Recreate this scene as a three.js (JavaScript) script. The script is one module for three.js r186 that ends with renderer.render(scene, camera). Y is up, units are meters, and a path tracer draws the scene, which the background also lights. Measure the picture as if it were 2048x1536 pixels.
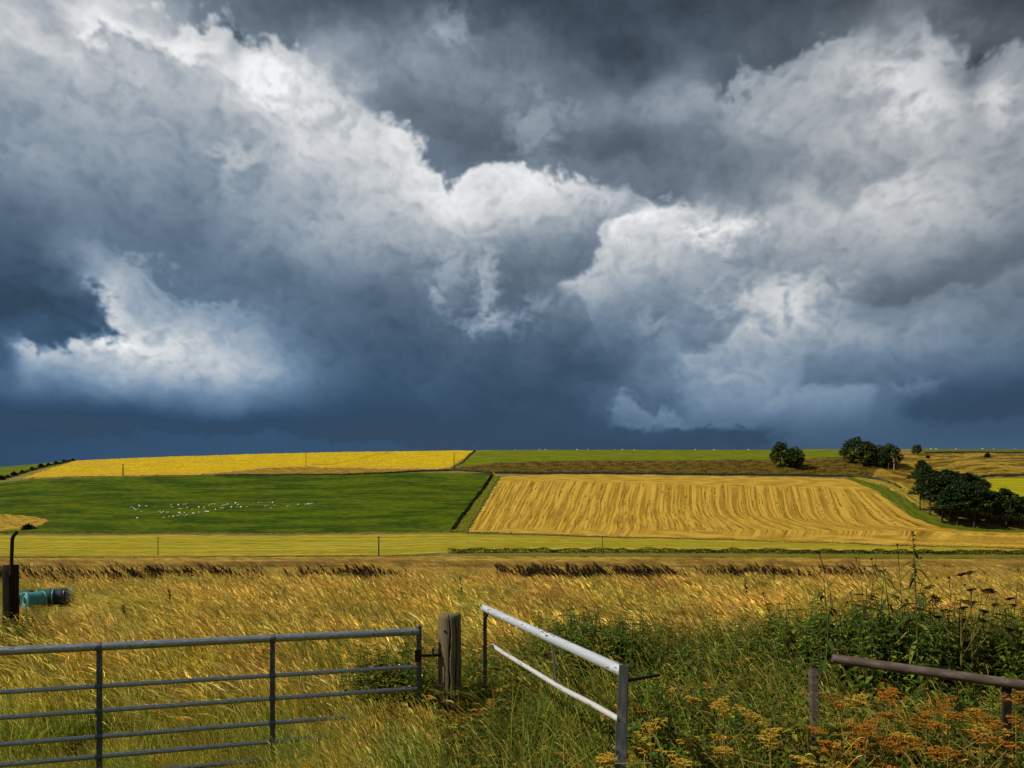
import * as THREE from 'three';
import { createNoise2D, createNoise3D } from 'simplex-noise';
import { MarchingCubes } from 'three/addons/objects/MarchingCubes.js';
import { mergeGeometries, mergeVertices } from 'three/addons/utils/BufferGeometryUtils.js';

// ---------- camera, sky, sun, exposure ----------
const W = 2048, HT = 1536, F = 1500, EYE = 2.05, HORIZON = 1026;
const scene = new THREE.Scene();
const camera = new THREE.PerspectiveCamera(2 * Math.atan(HORIZON / F) * 180 / Math.PI, W / (2 * HORIZON), 0.1, 6000);
camera.setViewOffset(W, 2 * HORIZON, 0, 0, W, HT);          // level camera, lens shifted up
camera.position.set(0, EYE, 0);
camera.lookAt(0, EYE, -10);
camera.updateProjectionMatrix();

function rng(seed) { let a = seed >>> 0; return () => { a = a + 0x6D2B79F5 | 0; let t = Math.imul(a ^ a >>> 15, 1 | a); t = t + Math.imul(t ^ t >>> 7, 61 | t) ^ t; return ((t ^ t >>> 14) >>> 0) / 4294967296; }; }
const clamp = (x, a, b) => x < a ? a : x > b ? b : x, lerp = (a, b, t) => a + (b - a) * t;
const smooth = (a, b, x) => { const t = clamp((x - a) / (b - a), 0, 1); return t * t * (3 - 2 * t); };
const lin = (v) => { v /= 255; return v <= 0.04045 ? v / 12.92 : Math.pow((v + 0.055) / 1.055, 2.4); };
const n2 = createNoise2D(rng(11)), n3 = createNoise3D(rng(12));
const fbm2 = (x, y, o) => { let s = 0, a = 0.5; for (let i = 0; i < o; i++) { s += a * n2(x, y); x = x * 2.03 + 3.1; y = y * 2.03 + 1.7; a *= 0.5; } return s; };

const cloudTone = [ // tone of the cloud deck every 4 degrees of azimuth (-36 to 36), rows every 2 degrees of elevation from 4 to 36
  [71,76,81,84,86,87,86,84,79,68,63,64,68,77,86,90,93,95,94],
  [61,61,66,81,88,82,74,71,73,71,72,78,81,88,101,98,93,82,73],
  [106,112,137,150,134,101,81,75,77,74,78,107,131,142,142,124,101,86,78],
  [89,114,176,193,186,133,94,85,87,79,83,101,135,159,143,124,118,114,109],
  [72,83,164,190,171,125,95,90,92,89,92,103,125,146,157,157,142,127,126],
  [79,81,147,161,138,114,99,98,101,100,107,116,125,146,172,144,106,114,120],
  [95,94,146,135,119,115,111,111,116,112,127,137,140,152,160,144,137,124,122],
  [111,105,127,124,123,136,135,131,132,112,130,160,171,155,143,158,170,163,136],
  [129,132,134,130,139,158,163,163,165,147,155,190,196,178,171,169,187,170,136],
  [146,147,149,142,147,166,182,191,199,194,192,207,174,131,142,160,182,162,161],
  [149,149,157,153,157,181,198,198,193,205,197,177,132,115,139,167,178,175,167],
  [166,165,170,165,176,198,200,170,113,121,117,108,118,143,161,163,186,178,119],
  [180,200,199,184,205,205,173,132,126,130,126,133,145,158,171,176,169,123,90],
  [175,167,197,198,201,185,162,145,142,139,120,103,102,120,138,159,126,87,78],
  [175,165,152,123,137,125,120,130,130,120,91,78,80,87,91,92,101,85,78],
  [175,165,152,123,104,82,81,92,92,83,75,72,78,80,76,92,101,85,78],
  [175,165,152,123,104,82,81,89,86,75,73,72,78,80,76,92,101,85,78]];
const cloudEdges = [ // [tone left of the edge, its reach, tone right of it, its reach, raggedness, edge points], in degrees
  [98,2.67,240,2.29,0.53,[[-12.55,29.68],[-11.46,27.92],[-8.49,27.25],[-6.62,25.98],[-5.29,24.33],[-4.54,23.4],[-3.4,24.54],[-0.92,25.26],[0.99,24.89],[2.14,24.24],[4.8,24.18],[7.82,23.27],[10.06,22.72],[11.9,22.15],[14.07,21.97],[17.95,21.28]]],
  [108,2.29,228,1.91,0.92,[[-28.34,30.8],[-26.99,30.36],[-25.14,30.63],[-22.59,31.25],[-19.93,31.32],[-17.19,30.8],[-14.0,30.37]]],
  [234,2.29,168,2.1,0.53,[[-30.79,28.06],[-29.65,28.6],[-28.19,29.27],[-25.77,29.65],[-24.51,29.11],[-22.91,28.77],[-21.27,29.37]]],
  [212,1.6,78,3.44,0.5,[[-30.23,15.64],[-29.07,14.41],[-28.34,13.4],[-27.95,12.32],[-28.13,11.89],[-29.37,11.75],[-31.08,10.86],[-32.73,10.36],[-34.32,10.42]]],
  [112,2.29,208,2.67,0.42,[[2.9,16.54],[4.04,17.74],[5.37,18.05],[6.5,19.55],[6.88,20.87],[8.94,21.5],[11.53,21.92]]],
  [92,1.53,150,1.38,0.57,[[6.5,6.57],[7.26,7.94],[8.38,9.03],[9.5,8.45],[10.43,7.88],[11.53,8.4],[12.63,7.08],[13.28,6.44]]],
  [122,1.15,72,1.3,0.34,[[6.5,6.5],[13.35,6.29],[18.98,6.05]]],
  [56,1.72,82,1.6,0.38,[[-34.32,5.16],[-25.77,5.49],[-15.78,5.75],[-4.73,5.09],[-0.92,4.91]]],
  [150,1.53,188,1.91,0.38,[[21.01,23.42],[22.33,21.42],[23.94,20.27],[24.32,19.53]]],
  [150,1.53,202,1.91,0.38,[[24.42,19.52],[25.2,21.29],[27.05,21.87],[28.25,22.81]]],
  [104,2.1,136,1.53,0.34,[[23.94,14.39],[27.35,13.77],[31.69,14.5],[34.32,15.57],[36.15,16.09]]],
  [64,1.72,88,1.38,0.34,[[26.75,6.59],[30.85,6.14],[34.32,6.1],[36.15,6.02]]],
  [84,2.29,172,2.1,0.76,[[13.35,28.04],[16.91,29.19],[19.32,29.68],[22.65,30.46],[25.52,29.59]]],
  [86,1.72,165,1.72,0.61,[[28.84,30.06],[29.42,28.98],[31.96,27.69],[34.32,27.26],[35.9,26.94]]],
  [108,2.86,158,2.29,1.15,[[-28.04,15.8],[-26.69,16.77],[-24.83,16.39],[-22.59,15.35],[-20.27,15.25],[-17.88,13.76]]],
  [104,1.53,148,1.34,0.23,[[20.67,9.14],[23.62,8.72],[26.14,8.64]]],
  [118,1.53,180,1.53,0.38,[[12.08,11.82],[14.79,11.97],[16.91,13.14],[18.3,14.24]]]];
const cloudPuffs = [ // [azimuth, elevation, half width, half height, lighter or darker by]
  [-1.87,16.73,0.76,1.83,44],
  [-1.49,14.25,2.22,0.61,44],
  [-4.92,17.37,1.15,1.38,20],
  [1.95,15.85,1.22,0.46,26],
  [-5.48,16.14,0.53,0.61,20],
  [19.66,14.97,2.86,1.3,30],
  [15.5,19.92,1.6,0.76,45],
  [31.27,26.79,1.72,0.69,-34],
  [31.69,25.37,0.69,1.38,-24],
  [28.84,27.09,2.29,1.53,28],
  [32.78,25.11,0.76,1.15,30],
  [-18.91,29.2,1.34,0.92,22],
  [-20.27,30.34,0.53,0.99,-35],
  [-15.07,28.29,2.29,1.15,20],
  [-4.54,32.97,1.3,0.76,30],
  [2.14,27.04,1.76,1.38,26],
  [-20.27,23.82,1.15,0.84,25],
  [8.57,21.78,1.91,0.95,20],
  [28.25,8.55,1.07,0.46,22],
  [10.43,13.85,0.95,0.76,20],
  [-26.53,11.33,1.91,0.76,25],
  [-28.04,11.51,0.84,0.53,22],
  [17.26,5.49,1.72,0.69,-18]];
function cloudySky() {
  const w = 4096, h = 2048, data = new Float32Array(w * h * 4), D = Math.PI / 180;
  const nr = cloudTone.length, nc = cloudTone[0].length;
  const cell = (i, j) => cloudTone[clamp(j, 0, nr - 1)][clamp(i, 0, nc - 1)];
  const wx = new Float32Array(4), wy = new Float32Array(4);
  const cat = (t, o) => { o[0] = (-t + 2 * t * t - t * t * t) / 2; o[1] = (2 - 5 * t * t + 3 * t * t * t) / 2; o[2] = (t + 4 * t * t - 3 * t * t * t) / 2; o[3] = (t * t * t - t * t) / 2; };
  const tone = (az, el) => {
    const u = clamp((az + 36) / 4, 0, nc - 1.001), v = clamp((el - 4) / 2, 0, nr - 1.001), i = Math.floor(u), j = Math.floor(v);
    cat(u - i, wx); cat(v - j, wy); let s = 0;
    for (let b = 0; b < 4; b++) for (let a = 0; a < 4; a++) s += wx[a] * wy[b] * cell(i + a - 1, j + b - 1);
    return s;
  };
  const edges = cloudEdges.map(([ta, ra, tb, rb, am, p]) => ({ ta, ra, tb, rb, am, p, lo: [Math.min(...p.map((q) => q[0])) - 8, Math.min(...p.map((q) => q[1])) - 8], hi: [Math.max(...p.map((q) => q[0])) + 8, Math.max(...p.map((q) => q[1])) + 8] }));
  let below = [0, 0, 0], nb = 0;
  for (let r = h / 2 - 6; r < h; r++) {
    const el0 = ((r + 0.5) / h - 0.5) * 180, ce = Math.cos(el0 * D), se = Math.sin(el0 * D), step = el0 > 62 ? 8 : el0 > 45 ? 4 : 1;
    for (let c = 0; c < w; c++) {
      const o4 = (r * w + c) * 4;
      if (c % step) { const p4 = o4 - 4 * (c % step); for (let k = 0; k < 4; k++) data[o4 + k] = data[p4 + k]; continue; }
      const th = ((c + 0.5) / w - 0.5) * 2 * Math.PI;              // direction x = cos, z = sin
      const dx = ce * Math.cos(th), dz = ce * Math.sin(th);
      let az0 = Math.atan2(dx, -dz) / D;
      // two turbulence fields on the sphere, a little flattened, so that puffs are wider than tall
      const X = dx * 9, Y = se * 12, Z = dz * 9;
      let a = 0.5, s = 1, wa = 0, we = 0, det = 0, rid = 0;
      const near = Math.abs(az0) < 52 && el0 < 48, oc = near ? 5 : 3;
      for (let k = 0; k < oc; k++) {
        const q = n3(X * s + 5, Y * s, Z * s), q2 = n3(X * s, Y * s + 9, Z * s - 4);
        wa += a * q; we += a * q2; s *= 2.1; a *= 0.52;
      }
      a = 0.5; s = 3.2;
      for (let k = 0; k < (near ? 5 : 2); k++) { const q = n3(X * s + wa * 1.1, Y * s + we * 1.1, Z * s + 20); det += a * q; rid += a * (1 - 2 * Math.abs(q)); s *= 2.15; a *= 0.55; }
      // the deck seen beyond the charted part: the same tones, drifting
      const m1 = n3(dx * 2.3 + 7, se * 4.5, dz * 2.3), m2 = n3(dx * 5.5, se * 8 + 3, dz * 5.5 + 2);
      let gen = lerp(80, 96, smooth(3, 13, el0)) + 34 * smooth(16, 38, el0) + (20 + 26 * smooth(12, 34, el0)) * m1 + (10 + 16 * smooth(12, 30, el0)) * m2 + 16 * wa;
      const wgt = (1 - smooth(34, 46, Math.abs(az0))) * (1 - smooth(35, 44, el0));
      let L = gen;
      if (wgt > 0) {
        const low = smooth(3.5, 12, el0), az = az0 + wa * 1.7 * (0.35 + 0.65 * low), el = el0 + we * 1.15 * (0.15 + 0.85 * low);
        let f = tone(az, el);
        for (const e of edges) {
          if (az0 < e.lo[0] || az0 > e.hi[0] || el0 < e.lo[1] || el0 > e.hi[1]) continue;
          let best = 1e9, bc = 0, sg = 1, t0 = 0, n = e.p.length - 1;
          const pa = az0 + wa * 2.2 * e.am, pe = el0 + we * 2.2 * e.am;
          for (let k = 0; k < n; k++) {
            const [ax, ay] = e.p[k], vx = e.p[k + 1][0] - ax, vy = e.p[k + 1][1] - ay, qx = pa - ax, qy = pe - ay;
            const tr = (qx * vx + qy * vy) / (vx * vx + vy * vy), t = clamp(tr, 0, 1), d = Math.hypot(qx - t * vx, qy - t * vy);
            const cr = (vx * qy - vy * qx) / Math.hypot(vx, vy);
            if (d < best - 1e-6 || (d < best + 1e-6 && Math.abs(cr) > Math.abs(bc))) { best = d; bc = cr; sg = cr > 0 ? 1 : -1; t0 = (k + t) / n; }
          }
          const sd = sg * best + det * e.am * 1.5 + rid * e.am * 0.5, fade = smooth(0, 0.16, t0) * (1 - smooth(0.84, 1, t0));
          const side = smooth(-0.16 - e.am * 0.55, 0.16 + e.am * 0.55, sd), target = lerp(e.tb, e.ta, side), reach = lerp(e.rb, e.ra, side);
          f = lerp(f, target, 0.8 * fade * Math.exp(-((best / reach) ** 1.5)));
        }
        for (const [pa, pe, rx, ry, dl] of cloudPuffs) {
          const ux = (az0 + wa * 0.5 - pa) / rx, uy = (el0 + we * 0.5 - pe) / ry, q = ux * ux + uy * uy;
          if (q < 5) f += dl * smooth(0.05, 1.05, Math.exp(-q * 0.7) + det * 0.6 + rid * 0.15);
        }
        L = lerp(gen, f, wgt);
      }
      const crisp = smooth(95, 190, L);
      L += ((det * 21 + rid * 8) * (0.26 + 0.75 * crisp) + 13 * wa - 9 * we) * smooth(3.5, 11, el0);
      L = clamp(L, 42, 244); if (L < 84) L = lerp(L, 84 - (84 - L) * 0.62, 1 - smooth(9, 14, el0));
      // slate overhead, bluer towards the horizon and to the left; near white where the cloud is bright
      const grey = 1 - 0.85 * smooth(125, 225, L);
      let k = lerp(25, 14, smooth(6, 22, el0)) + 4 * smooth(4, -24, az0) * (1 - smooth(20, 30, el0)) - 5 * smooth(8, 28, az0) * smooth(8, 14, el0);
      k *= grey * smooth(20, 90, L) * 1.05;
      const R = lin(L - k), G = lin(L - 0.06 * k), B = lin(L + k * lerp(0.92, 0.90, smooth(8, 26, el0)));
      data[o4] = R; data[o4 + 1] = G; data[o4 + 2] = B; data[o4 + 3] = 1;
      if (el0 < 2) { below[0] += R; below[1] += G; below[2] += B; nb++; }
    }
  }
  for (let i = 0; i < (h / 2 - 6) * w; i++) { data[i * 4] = below[0] / nb; data[i * 4 + 1] = below[1] / nb; data[i * 4 + 2] = below[2] / nb; data[i * 4 + 3] = 1; }
  const t = new THREE.DataTexture(data, w, h, THREE.RGBAFormat, THREE.FloatType);
  t.mapping = THREE.EquirectangularReflectionMapping; t.magFilter = THREE.LinearFilter; t.needsUpdate = true;
  return t;
}
scene.background = cloudySky();
scene.environment = scene.background;

const sun = new THREE.DirectionalLight(new THREE.Color(1, 0.95, 0.84), 4.4);
sun.position.set(-300, 300, 30);
sun.target.position.set(0, 0, -60);
sun.shadow.radius = 1.5;
sun.castShadow = true;
sun.shadow.mapSize.set(4096, 4096);
Object.assign(sun.shadow.camera, { left: -600, right: 600, top: 700, bottom: -400, near: 1, far: 2500 });
scene.add(sun, sun.target);
const renderer = new THREE.WebGLRenderer({ antialias: true });
renderer.toneMapping = THREE.LinearToneMapping;
renderer.toneMappingExposure = 1;
renderer.shadowMap.enabled = true;

// ---------- helpers ----------
const used = new Map();
function numbered(name) { const n = used.get(name) ?? 0; used.set(name, n + 1); return n ? `${name}_${String(n).padStart(3, '0')}` : name; }
function shade(o) { o.traverse((m) => { m.castShadow = m.receiveShadow = true; }); return o; }
function mesh(name, geometry, material, parent) { const m = new THREE.Mesh(geometry, material); m.name = name; parent?.add(m); return m; }
function tag(o, label, category, group) { o.userData.label = label; o.userData.category = category; if (group) o.userData.group = group; return o; }
function thing(name, label, category, group) { const o = new THREE.Group(); o.name = numbered(name); scene.add(o); return tag(o, label, category, group); }
function structure(name, geometry, material) { const m = mesh(numbered(name), geometry, material, scene); m.userData.kind = 'structure'; return m; }
function stuff(name, object, label, category) { object.name = numbered(name); object.userData.kind = 'stuff'; tag(object, label, category); scene.add(object); return object; }
const rgb = (r, g, b) => new THREE.Color().setRGB(r, g, b);
const toByte = (v) => Math.round(255 * (v <= 0.0031308 ? v * 12.92 : 1.055 * Math.pow(Math.max(v, 0), 1 / 2.4) - 0.055));
function texture(w, h, fn) {
  const d = new Uint8Array(w * h * 4);
  for (let j = 0; j < h; j++) for (let i = 0; i < w; i++) { const c = fn((i + 0.5) / w, (j + 0.5) / h), k = (j * w + i) * 4; for (let n = 0; n < 3; n++) d[k + n] = clamp(toByte(c[n]), 0, 255); d[k + 3] = 255; }
  const t = new THREE.DataTexture(d, w, h); t.colorSpace = THREE.SRGBColorSpace; t.magFilter = THREE.LinearFilter; t.wrapS = t.wrapT = THREE.RepeatWrapping; t.needsUpdate = true;
  return t;
}
function heightTexture(w, h, fn) {
  const d = new Uint8Array(w * h * 4);
  for (let j = 0; j < h; j++) for (let i = 0; i < w; i++) { const k = (j * w + i) * 4; d[k] = d[k + 1] = d[k + 2] = clamp(Math.round(255 * fn((i + 0.5) / w, (j + 0.5) / h)), 0, 255); d[k + 3] = 255; }
  const t = new THREE.DataTexture(d, w, h); t.magFilter = THREE.LinearFilter; t.wrapS = t.wrapT = THREE.RepeatWrapping; t.needsUpdate = true;
  return t;
}
const mix3 = (a, b, t) => [lerp(a[0], b[0], t), lerp(a[1], b[1], t), lerp(a[2], b[2], t)];
class Build {                                                    // collects vertices with colours
  constructor() { this.p = []; this.c = []; this.i = []; }
  v(x, y, z, c) { this.p.push(x, y, z); this.c.push(c[0], c[1], c[2]); return this.p.length / 3 - 1; }
  tri(a, b, c) { this.i.push(a, b, c); }
  quad(a, b, c, d) { this.i.push(a, b, c, a, c, d); }
  ribbon(pts, side, widths, c) {                                  // a blade along points, side = unit vector across
    let l, r;
    pts.forEach((p, k) => {
      const w = widths[k] / 2, a = this.v(p[0] - side[0] * w, p[1] - side[1] * w, p[2] - side[2] * w, c), b = this.v(p[0] + side[0] * w, p[1] + side[1] * w, p[2] + side[2] * w, c);
      if (k) this.quad(l, r, b, a); l = a; r = b;
    });
  }
  tube(pts, radii, n, c) {
    const rings = [];
    for (let k = 0; k < pts.length; k++) {
      const a = pts[Math.max(0, k - 1)], b = pts[Math.min(pts.length - 1, k + 1)], t = new THREE.Vector3(b[0] - a[0], b[1] - a[1], b[2] - a[2]).normalize();
      const u = new THREE.Vector3(0.31, 0.12, 0.94).cross(t).normalize(), w = t.clone().cross(u), ring = [];
      for (let j = 0; j < n; j++) { const q = j / n * 2 * Math.PI, cu = Math.cos(q) * radii[k], sw = Math.sin(q) * radii[k]; ring.push(this.v(pts[k][0] + u.x * cu + w.x * sw, pts[k][1] + u.y * cu + w.y * sw, pts[k][2] + u.z * cu + w.z * sw, c)); }
      if (k) for (let j = 0; j < n; j++) this.quad(rings[k - 1][j], rings[k - 1][(j + 1) % n], ring[(j + 1) % n], ring[j]);
      rings.push(ring);
    }
    for (const [ring, p, flip] of [[rings[0], pts[0], 1], [rings.at(-1), pts.at(-1), 0]]) { const m = this.v(...p, c); for (let j = 0; j < n; j++) flip ? this.tri(m, ring[(j + 1) % n], ring[j]) : this.tri(m, ring[j], ring[(j + 1) % n]); }
  }
  leaf(at, dir, up, length, width, c, fold = 0.18, droop = 0.25) {  // a pointed leaf with a folded midrib
    const d = new THREE.Vector3(...dir).normalize(), s = d.clone().cross(new THREE.Vector3(...up)).normalize(), n = s.clone().cross(d);
    const P = (t, w, lift) => { const x = d.clone().multiplyScalar(t * length).addScaledVector(s, w * width).addScaledVector(n, lift * width - droop * t * t * length); return this.v(at[0] + x.x, at[1] + x.y, at[2] + x.z, c); };
    const a = P(0, 0, 0), m1 = P(0.4, 0, -fold), m2 = P(0.75, 0, -fold * 0.7), e = P(1, 0, 0), l1 = P(0.35, 0.5, fold), l2 = P(0.75, 0.3, fold * 0.6), r1 = P(0.35, -0.5, fold), r2 = P(0.75, -0.3, fold * 0.6);
    this.tri(a, m1, l1); this.quad(l1, m1, m2, l2); this.tri(l2, m2, e); this.tri(a, r1, m1); this.quad(m1, r1, r2, m2); this.tri(m2, r2, e);
  }
  geometry(normals = true) {
    const g = new THREE.BufferGeometry();
    g.setAttribute('position', new THREE.Float32BufferAttribute(this.p, 3)); g.setAttribute('color', new THREE.Float32BufferAttribute(this.c, 3)); g.setIndex(this.i);
    if (normals) g.computeVertexNormals();
    return g;
  }
}

// ---------- the lie of the land ----------
// columns by bearing, rows by distance; each number is where the ground stands below (+) or above (-) eye level, per 1500 m of distance
const KX = [-600, 0, 150, 500, 950, 1500, 1750, 2048, 2650];
const flat = (v) => KX.map(() => v);
const LAND = [[14, flat(1245.6)], [18, flat(1196.8)], [25, flat(1161)], [40, flat(1151)], [60, flat(1145)], [100, flat(1137)], [150, flat(1130)], [200, flat(1123)], [260, flat(1114)],
  [300, [1112, 1109, 1108, 1106, 1104, 1103, 1104, 1106, 1110]],
  [365, [1064, 1067, 1067, 1068, 1070, 1080, 1087, 1095, 1104]],
  [440, [1016, 1010, 1008, 1003, 1002, 1006, 1014, 1022, 1030]],
  [520, [978, 960, 956, 950, 946, 949, 953, 957, 968]],
  [555, [966, 950, 942, 930, 928, 925, 924, 930, 940]],
  [620, [962, 938, 928, 915, 911, 909, 908, 912, 920]],
  [700, [958, 934, 921, 908, 900.5, 899.5, 898, 899, 906]]];
function rowAt(k, px) {
  const r = LAND[k][1]; px = clamp(px, KX[0], KX.at(-1));
  let i = 0; while (i < KX.length - 2 && px > KX[i + 1]) i++;
  const t = (px - KX[i]) / (KX[i + 1] - KX[i]);
  const p0 = r[Math.max(0, i - 1)], p1 = r[i], p2 = r[i + 1], p3 = r[Math.min(KX.length - 1, i + 2)];
  const h = KX[i + 1] - KX[i], m1 = i ? (p2 - p0) / (KX[i + 1] - KX[i - 1]) * h : p2 - p1, m2 = i < KX.length - 2 ? (p3 - p1) / (KX[i + 2] - KX[i]) * h : p2 - p1;
  return p1 * (2 * t ** 3 - 3 * t * t + 1) + m1 * (t ** 3 - 2 * t * t + t) + p2 * (3 * t * t - 2 * t ** 3) + m2 * (t ** 3 - t * t);
}
function dip(px, d) {
  let k = 0; while (k < LAND.length - 2 && d > LAND[k + 1][0]) k++;
  const D = (j) => LAND[clamp(j, 0, LAND.length - 1)][0], y1 = rowAt(k, px), y2 = rowAt(k + 1, px), h = D(k + 1) - D(k), s = (y2 - y1) / h;
  const s0 = k ? (y1 - rowAt(k - 1, px)) / (D(k) - D(k - 1)) : s, s3 = k < LAND.length - 2 ? (rowAt(k + 2, px) - y2) / (D(k + 2) - D(k + 1)) : s * 0.4;
  const lim = (a, b) => a * b <= 0 ? 0 : 2 * a * b / (a + b), m1 = lim(s0, s), m2 = lim(s, s3), t = (d - D(k)) / h;
  return y1 * (2 * t ** 3 - 3 * t * t + 1) + m1 * h * (t ** 3 - 2 * t * t + t) + y2 * (3 * t * t - 2 * t ** 3) + m2 * h * (t ** 3 - t * t);
}
function ground(x, z) {
  const d = -z, rough = 0.02 * fbm2(x * 0.9, z * 0.9, 3);
  if (d <= 18) return rough;
  const px = 1024 + F * x / d, dd = Math.min(d, 700);
  let y = EYE + (HORIZON - dip(px, dd)) / F * dd;
  if (d > 700) { const over = d - 700; y += 4 * (1 - Math.exp(-over / 60)) * 0.2 - over * 0.022 - 6 * smooth(0, 500, over); }
  const fine = smooth(250, 380, d) * (0.30 * n2(x * 0.021, z * 0.021) + 0.15 * n2(x * 0.07 + 4, z * 0.07)) + smooth(20, 60, d) * 0.10 * n2(x * 0.15, z * 0.15);
  return y + fine * (1 - smooth(660, 700, d) * 0.7) + rough;
}
function sight(px, py) {                                           // distance at which the land stands at that height of view
  let a = 18, b = 700;
  for (let k = 0; k < 40; k++) { const m = (a + b) / 2; if (dip(px, m) > py) a = m; else b = m; }
  return (a + b) / 2;
}
function place(px, py) { const d = sight(px, py), x = (px - 1024) / F * d; return new THREE.Vector3(x, ground(x, -d), -d); }
function spot(px, d) { const x = (px - 1024) / F * d; return new THREE.Vector3(x, ground(x, -d), -d); }
const high = (py, d) => EYE + (HORIZON - py) / F * d;

// ground sheet, fine near the camera and on the hill, out to the horizon
{
  const zs = [], xs = [];
  for (let z = 400; z > 40; z -= 60) zs.push(z);
  for (let z = 40; z > 2; z -= 4) zs.push(z);
  for (let z = 2; z > -26; z -= 0.5) zs.push(z);
  for (let z = -26; z > -100; z -= 2.5) zs.push(z);
  for (let z = -100; z > -300; z -= 6) zs.push(z);
  for (let z = -300; z > -720; z -= 3.5) zs.push(z);
  for (let z = -720, s = 12; z > -4200; z -= s, s *= 1.16) zs.push(z);
  for (let k = -170; k <= 170; k++) xs.push(Math.sinh(k / 170 * 6.2) / Math.sinh(6.2) * 3600 * 0.55 + k / 170 * 3600 * 0.16);
  const pos = [], idx = [], uv = [];
  for (const z of zs) for (const x of xs) { pos.push(x, ground(x, z) - 0.02, z); uv.push(x / 40, z / 40); }
  const n = xs.length;
  for (let j = 0; j < zs.length - 1; j++) for (let i = 0; i < n - 1; i++) { const a = j * n + i; idx.push(a, a + 1, a + n + 1, a, a + n + 1, a + n); }
  const g = new THREE.BufferGeometry();
  g.setAttribute('position', new THREE.Float32BufferAttribute(pos, 3)); g.setAttribute('uv', new THREE.Float32BufferAttribute(uv, 2)); g.setIndex(idx); g.computeVertexNormals();
  const t = texture(1024, 1024, (u, v) => {
    const U = u * 2 * Math.PI, V = v * 2 * Math.PI, q = (f, s) => n3(Math.cos(U) * f + s, Math.sin(U) * f + Math.cos(V) * f, Math.sin(V) * f);
    const a = 0.5 + 0.5 * q(0.9, 1), b = 0.5 + 0.5 * q(3.1, 5), c = 0.5 + 0.5 * q(14, 9), e = 0.5 + 0.5 * q(50, 2);
    const k = mix3(mix3([0.10, 0.085, 0.02], [0.27, 0.20, 0.05], 0.5 * a + 0.5 * b), [0.07, 0.09, 0.015], 0.5 * smooth(0.5, 0.9, c * 0.6 + b * 0.4)), m = 0.72 + 0.56 * (0.5 * c + 0.5 * e);
    return [k[0] * m, k[1] * m, k[2] * m];
  });
  structure('ground', g, new THREE.MeshPhysicalMaterial({ map: t, roughness: 1, specularIntensity: 0.15 }));
}

// ---------- fields ----------
function along(p, t) {                                             // point at share t of a polyline's length
  const L = [0]; for (let k = 1; k < p.length; k++) L.push(L[k - 1] + Math.hypot(p[k][0] - p[k - 1][0], p[k][1] - p[k - 1][1]));
  const s = t * L.at(-1); let k = 0; while (k < p.length - 2 && s > L[k + 1]) k++;
  const f = clamp((s - L[k]) / (L[k + 1] - L[k] || 1), 0, 1);
  return [lerp(p[k][0], p[k + 1][0], f), lerp(p[k][1], p[k + 1][1], f)];
}
const share = (p, u) => { let k = 0; while (k < p.length - 2 && u > p[k + 1][0]) k++; return lerp(p[k][1], p[k + 1][1], (u - p[k][0]) / (p[k + 1][0] - p[k][0])); };
function field(name, top, bottom, { left, right, nu = 120, nv = 40, lift = 0.3, map, bumpMap, bumpScale = 0.2, ruffle = 0, bottomShare } = {}) {
  left ??= [top[0], bottom[0]]; right ??= [top.at(-1), bottom.at(-1)];
  const pos = [], uv = [], idx = [];
  const c00 = top[0], c10 = top.at(-1), c01 = bottom[0], c11 = bottom.at(-1);
  for (let j = 0; j <= nv; j++) for (let i = 0; i <= nu; i++) {
    const u = i / nu, v = j / nv, T = along(top, u), B = along(bottom, bottomShare ? share(bottomShare, u) : u), Lf = along(left, v), R = along(right, v);
    const q = [0, 1].map((k) => (1 - v) * T[k] + v * B[k] + (1 - u) * Lf[k] + u * R[k] - ((1 - u) * (1 - v) * c00[k] + u * (1 - v) * c10[k] + (1 - u) * v * c01[k] + u * v * c11[k]));
    const edge = Math.min(u, 1 - u, v, 1 - v), jit = edge < 1e-6 ? 1 : 0;
    const px = q[0] + jit * 4 * n2(i * 0.9, j * 1.3), py = q[1] + jit * (0.8 * n2(i * 0.7 + 9, j * 0.8) + 0.5 * n2(i * 0.13, j * 0.2));
    const d = sight(px, py), x = (px - 1024) / F * d;
    pos.push(x, ground(x, -d) + (edge < 1e-6 ? lift * 0.4 : lift + ruffle * n2(x * 0.5, d * 0.35)), -d); uv.push(u, v);
  }
  for (let j = 0; j < nv; j++) for (let i = 0; i < nu; i++) { const a = j * (nu + 1) + i; idx.push(a, a + nu + 1, a + nu + 2, a, a + nu + 2, a + 1); }
  const g = new THREE.BufferGeometry();
  g.setAttribute('position', new THREE.Float32BufferAttribute(pos, 3)); g.setAttribute('uv', new THREE.Float32BufferAttribute(uv, 2)); g.setIndex(idx); g.computeVertexNormals();
  return structure(name, g, new THREE.MeshPhysicalMaterial({ map, color: rgb(0.80, 0.76, 0.48), roughness: 1, specularIntensity: 0.1, bumpMap: bumpMap ?? null, bumpScale }));
}
const streaky = (w, h, [fu, fv], colors, [ku, kv] = [fu * 4, fv * 4], grain = 0.25) => texture(w, h, (u, v) => {
  const a = 0.5 + 0.5 * (0.65 * n2(u * fu, v * fv) + 0.35 * n2(u * fu * 2.7 + 4, v * fv * 2.7)), b = 0.5 + 0.5 * n2(u * ku + 7, v * kv + 3), e = n2(u * w * 0.31, v * h * 0.31);
  const c = mix3(mix3(colors[0], colors[1], smooth(0.25, 0.75, a)), colors[2], 0.55 * smooth(0.5, 0.95, b)), m = 1 + grain * (0.5 * e + 0.5 * (b - 0.5));
  return [c[0] * m, c[1] * m, c[2] * m];
});
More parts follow.
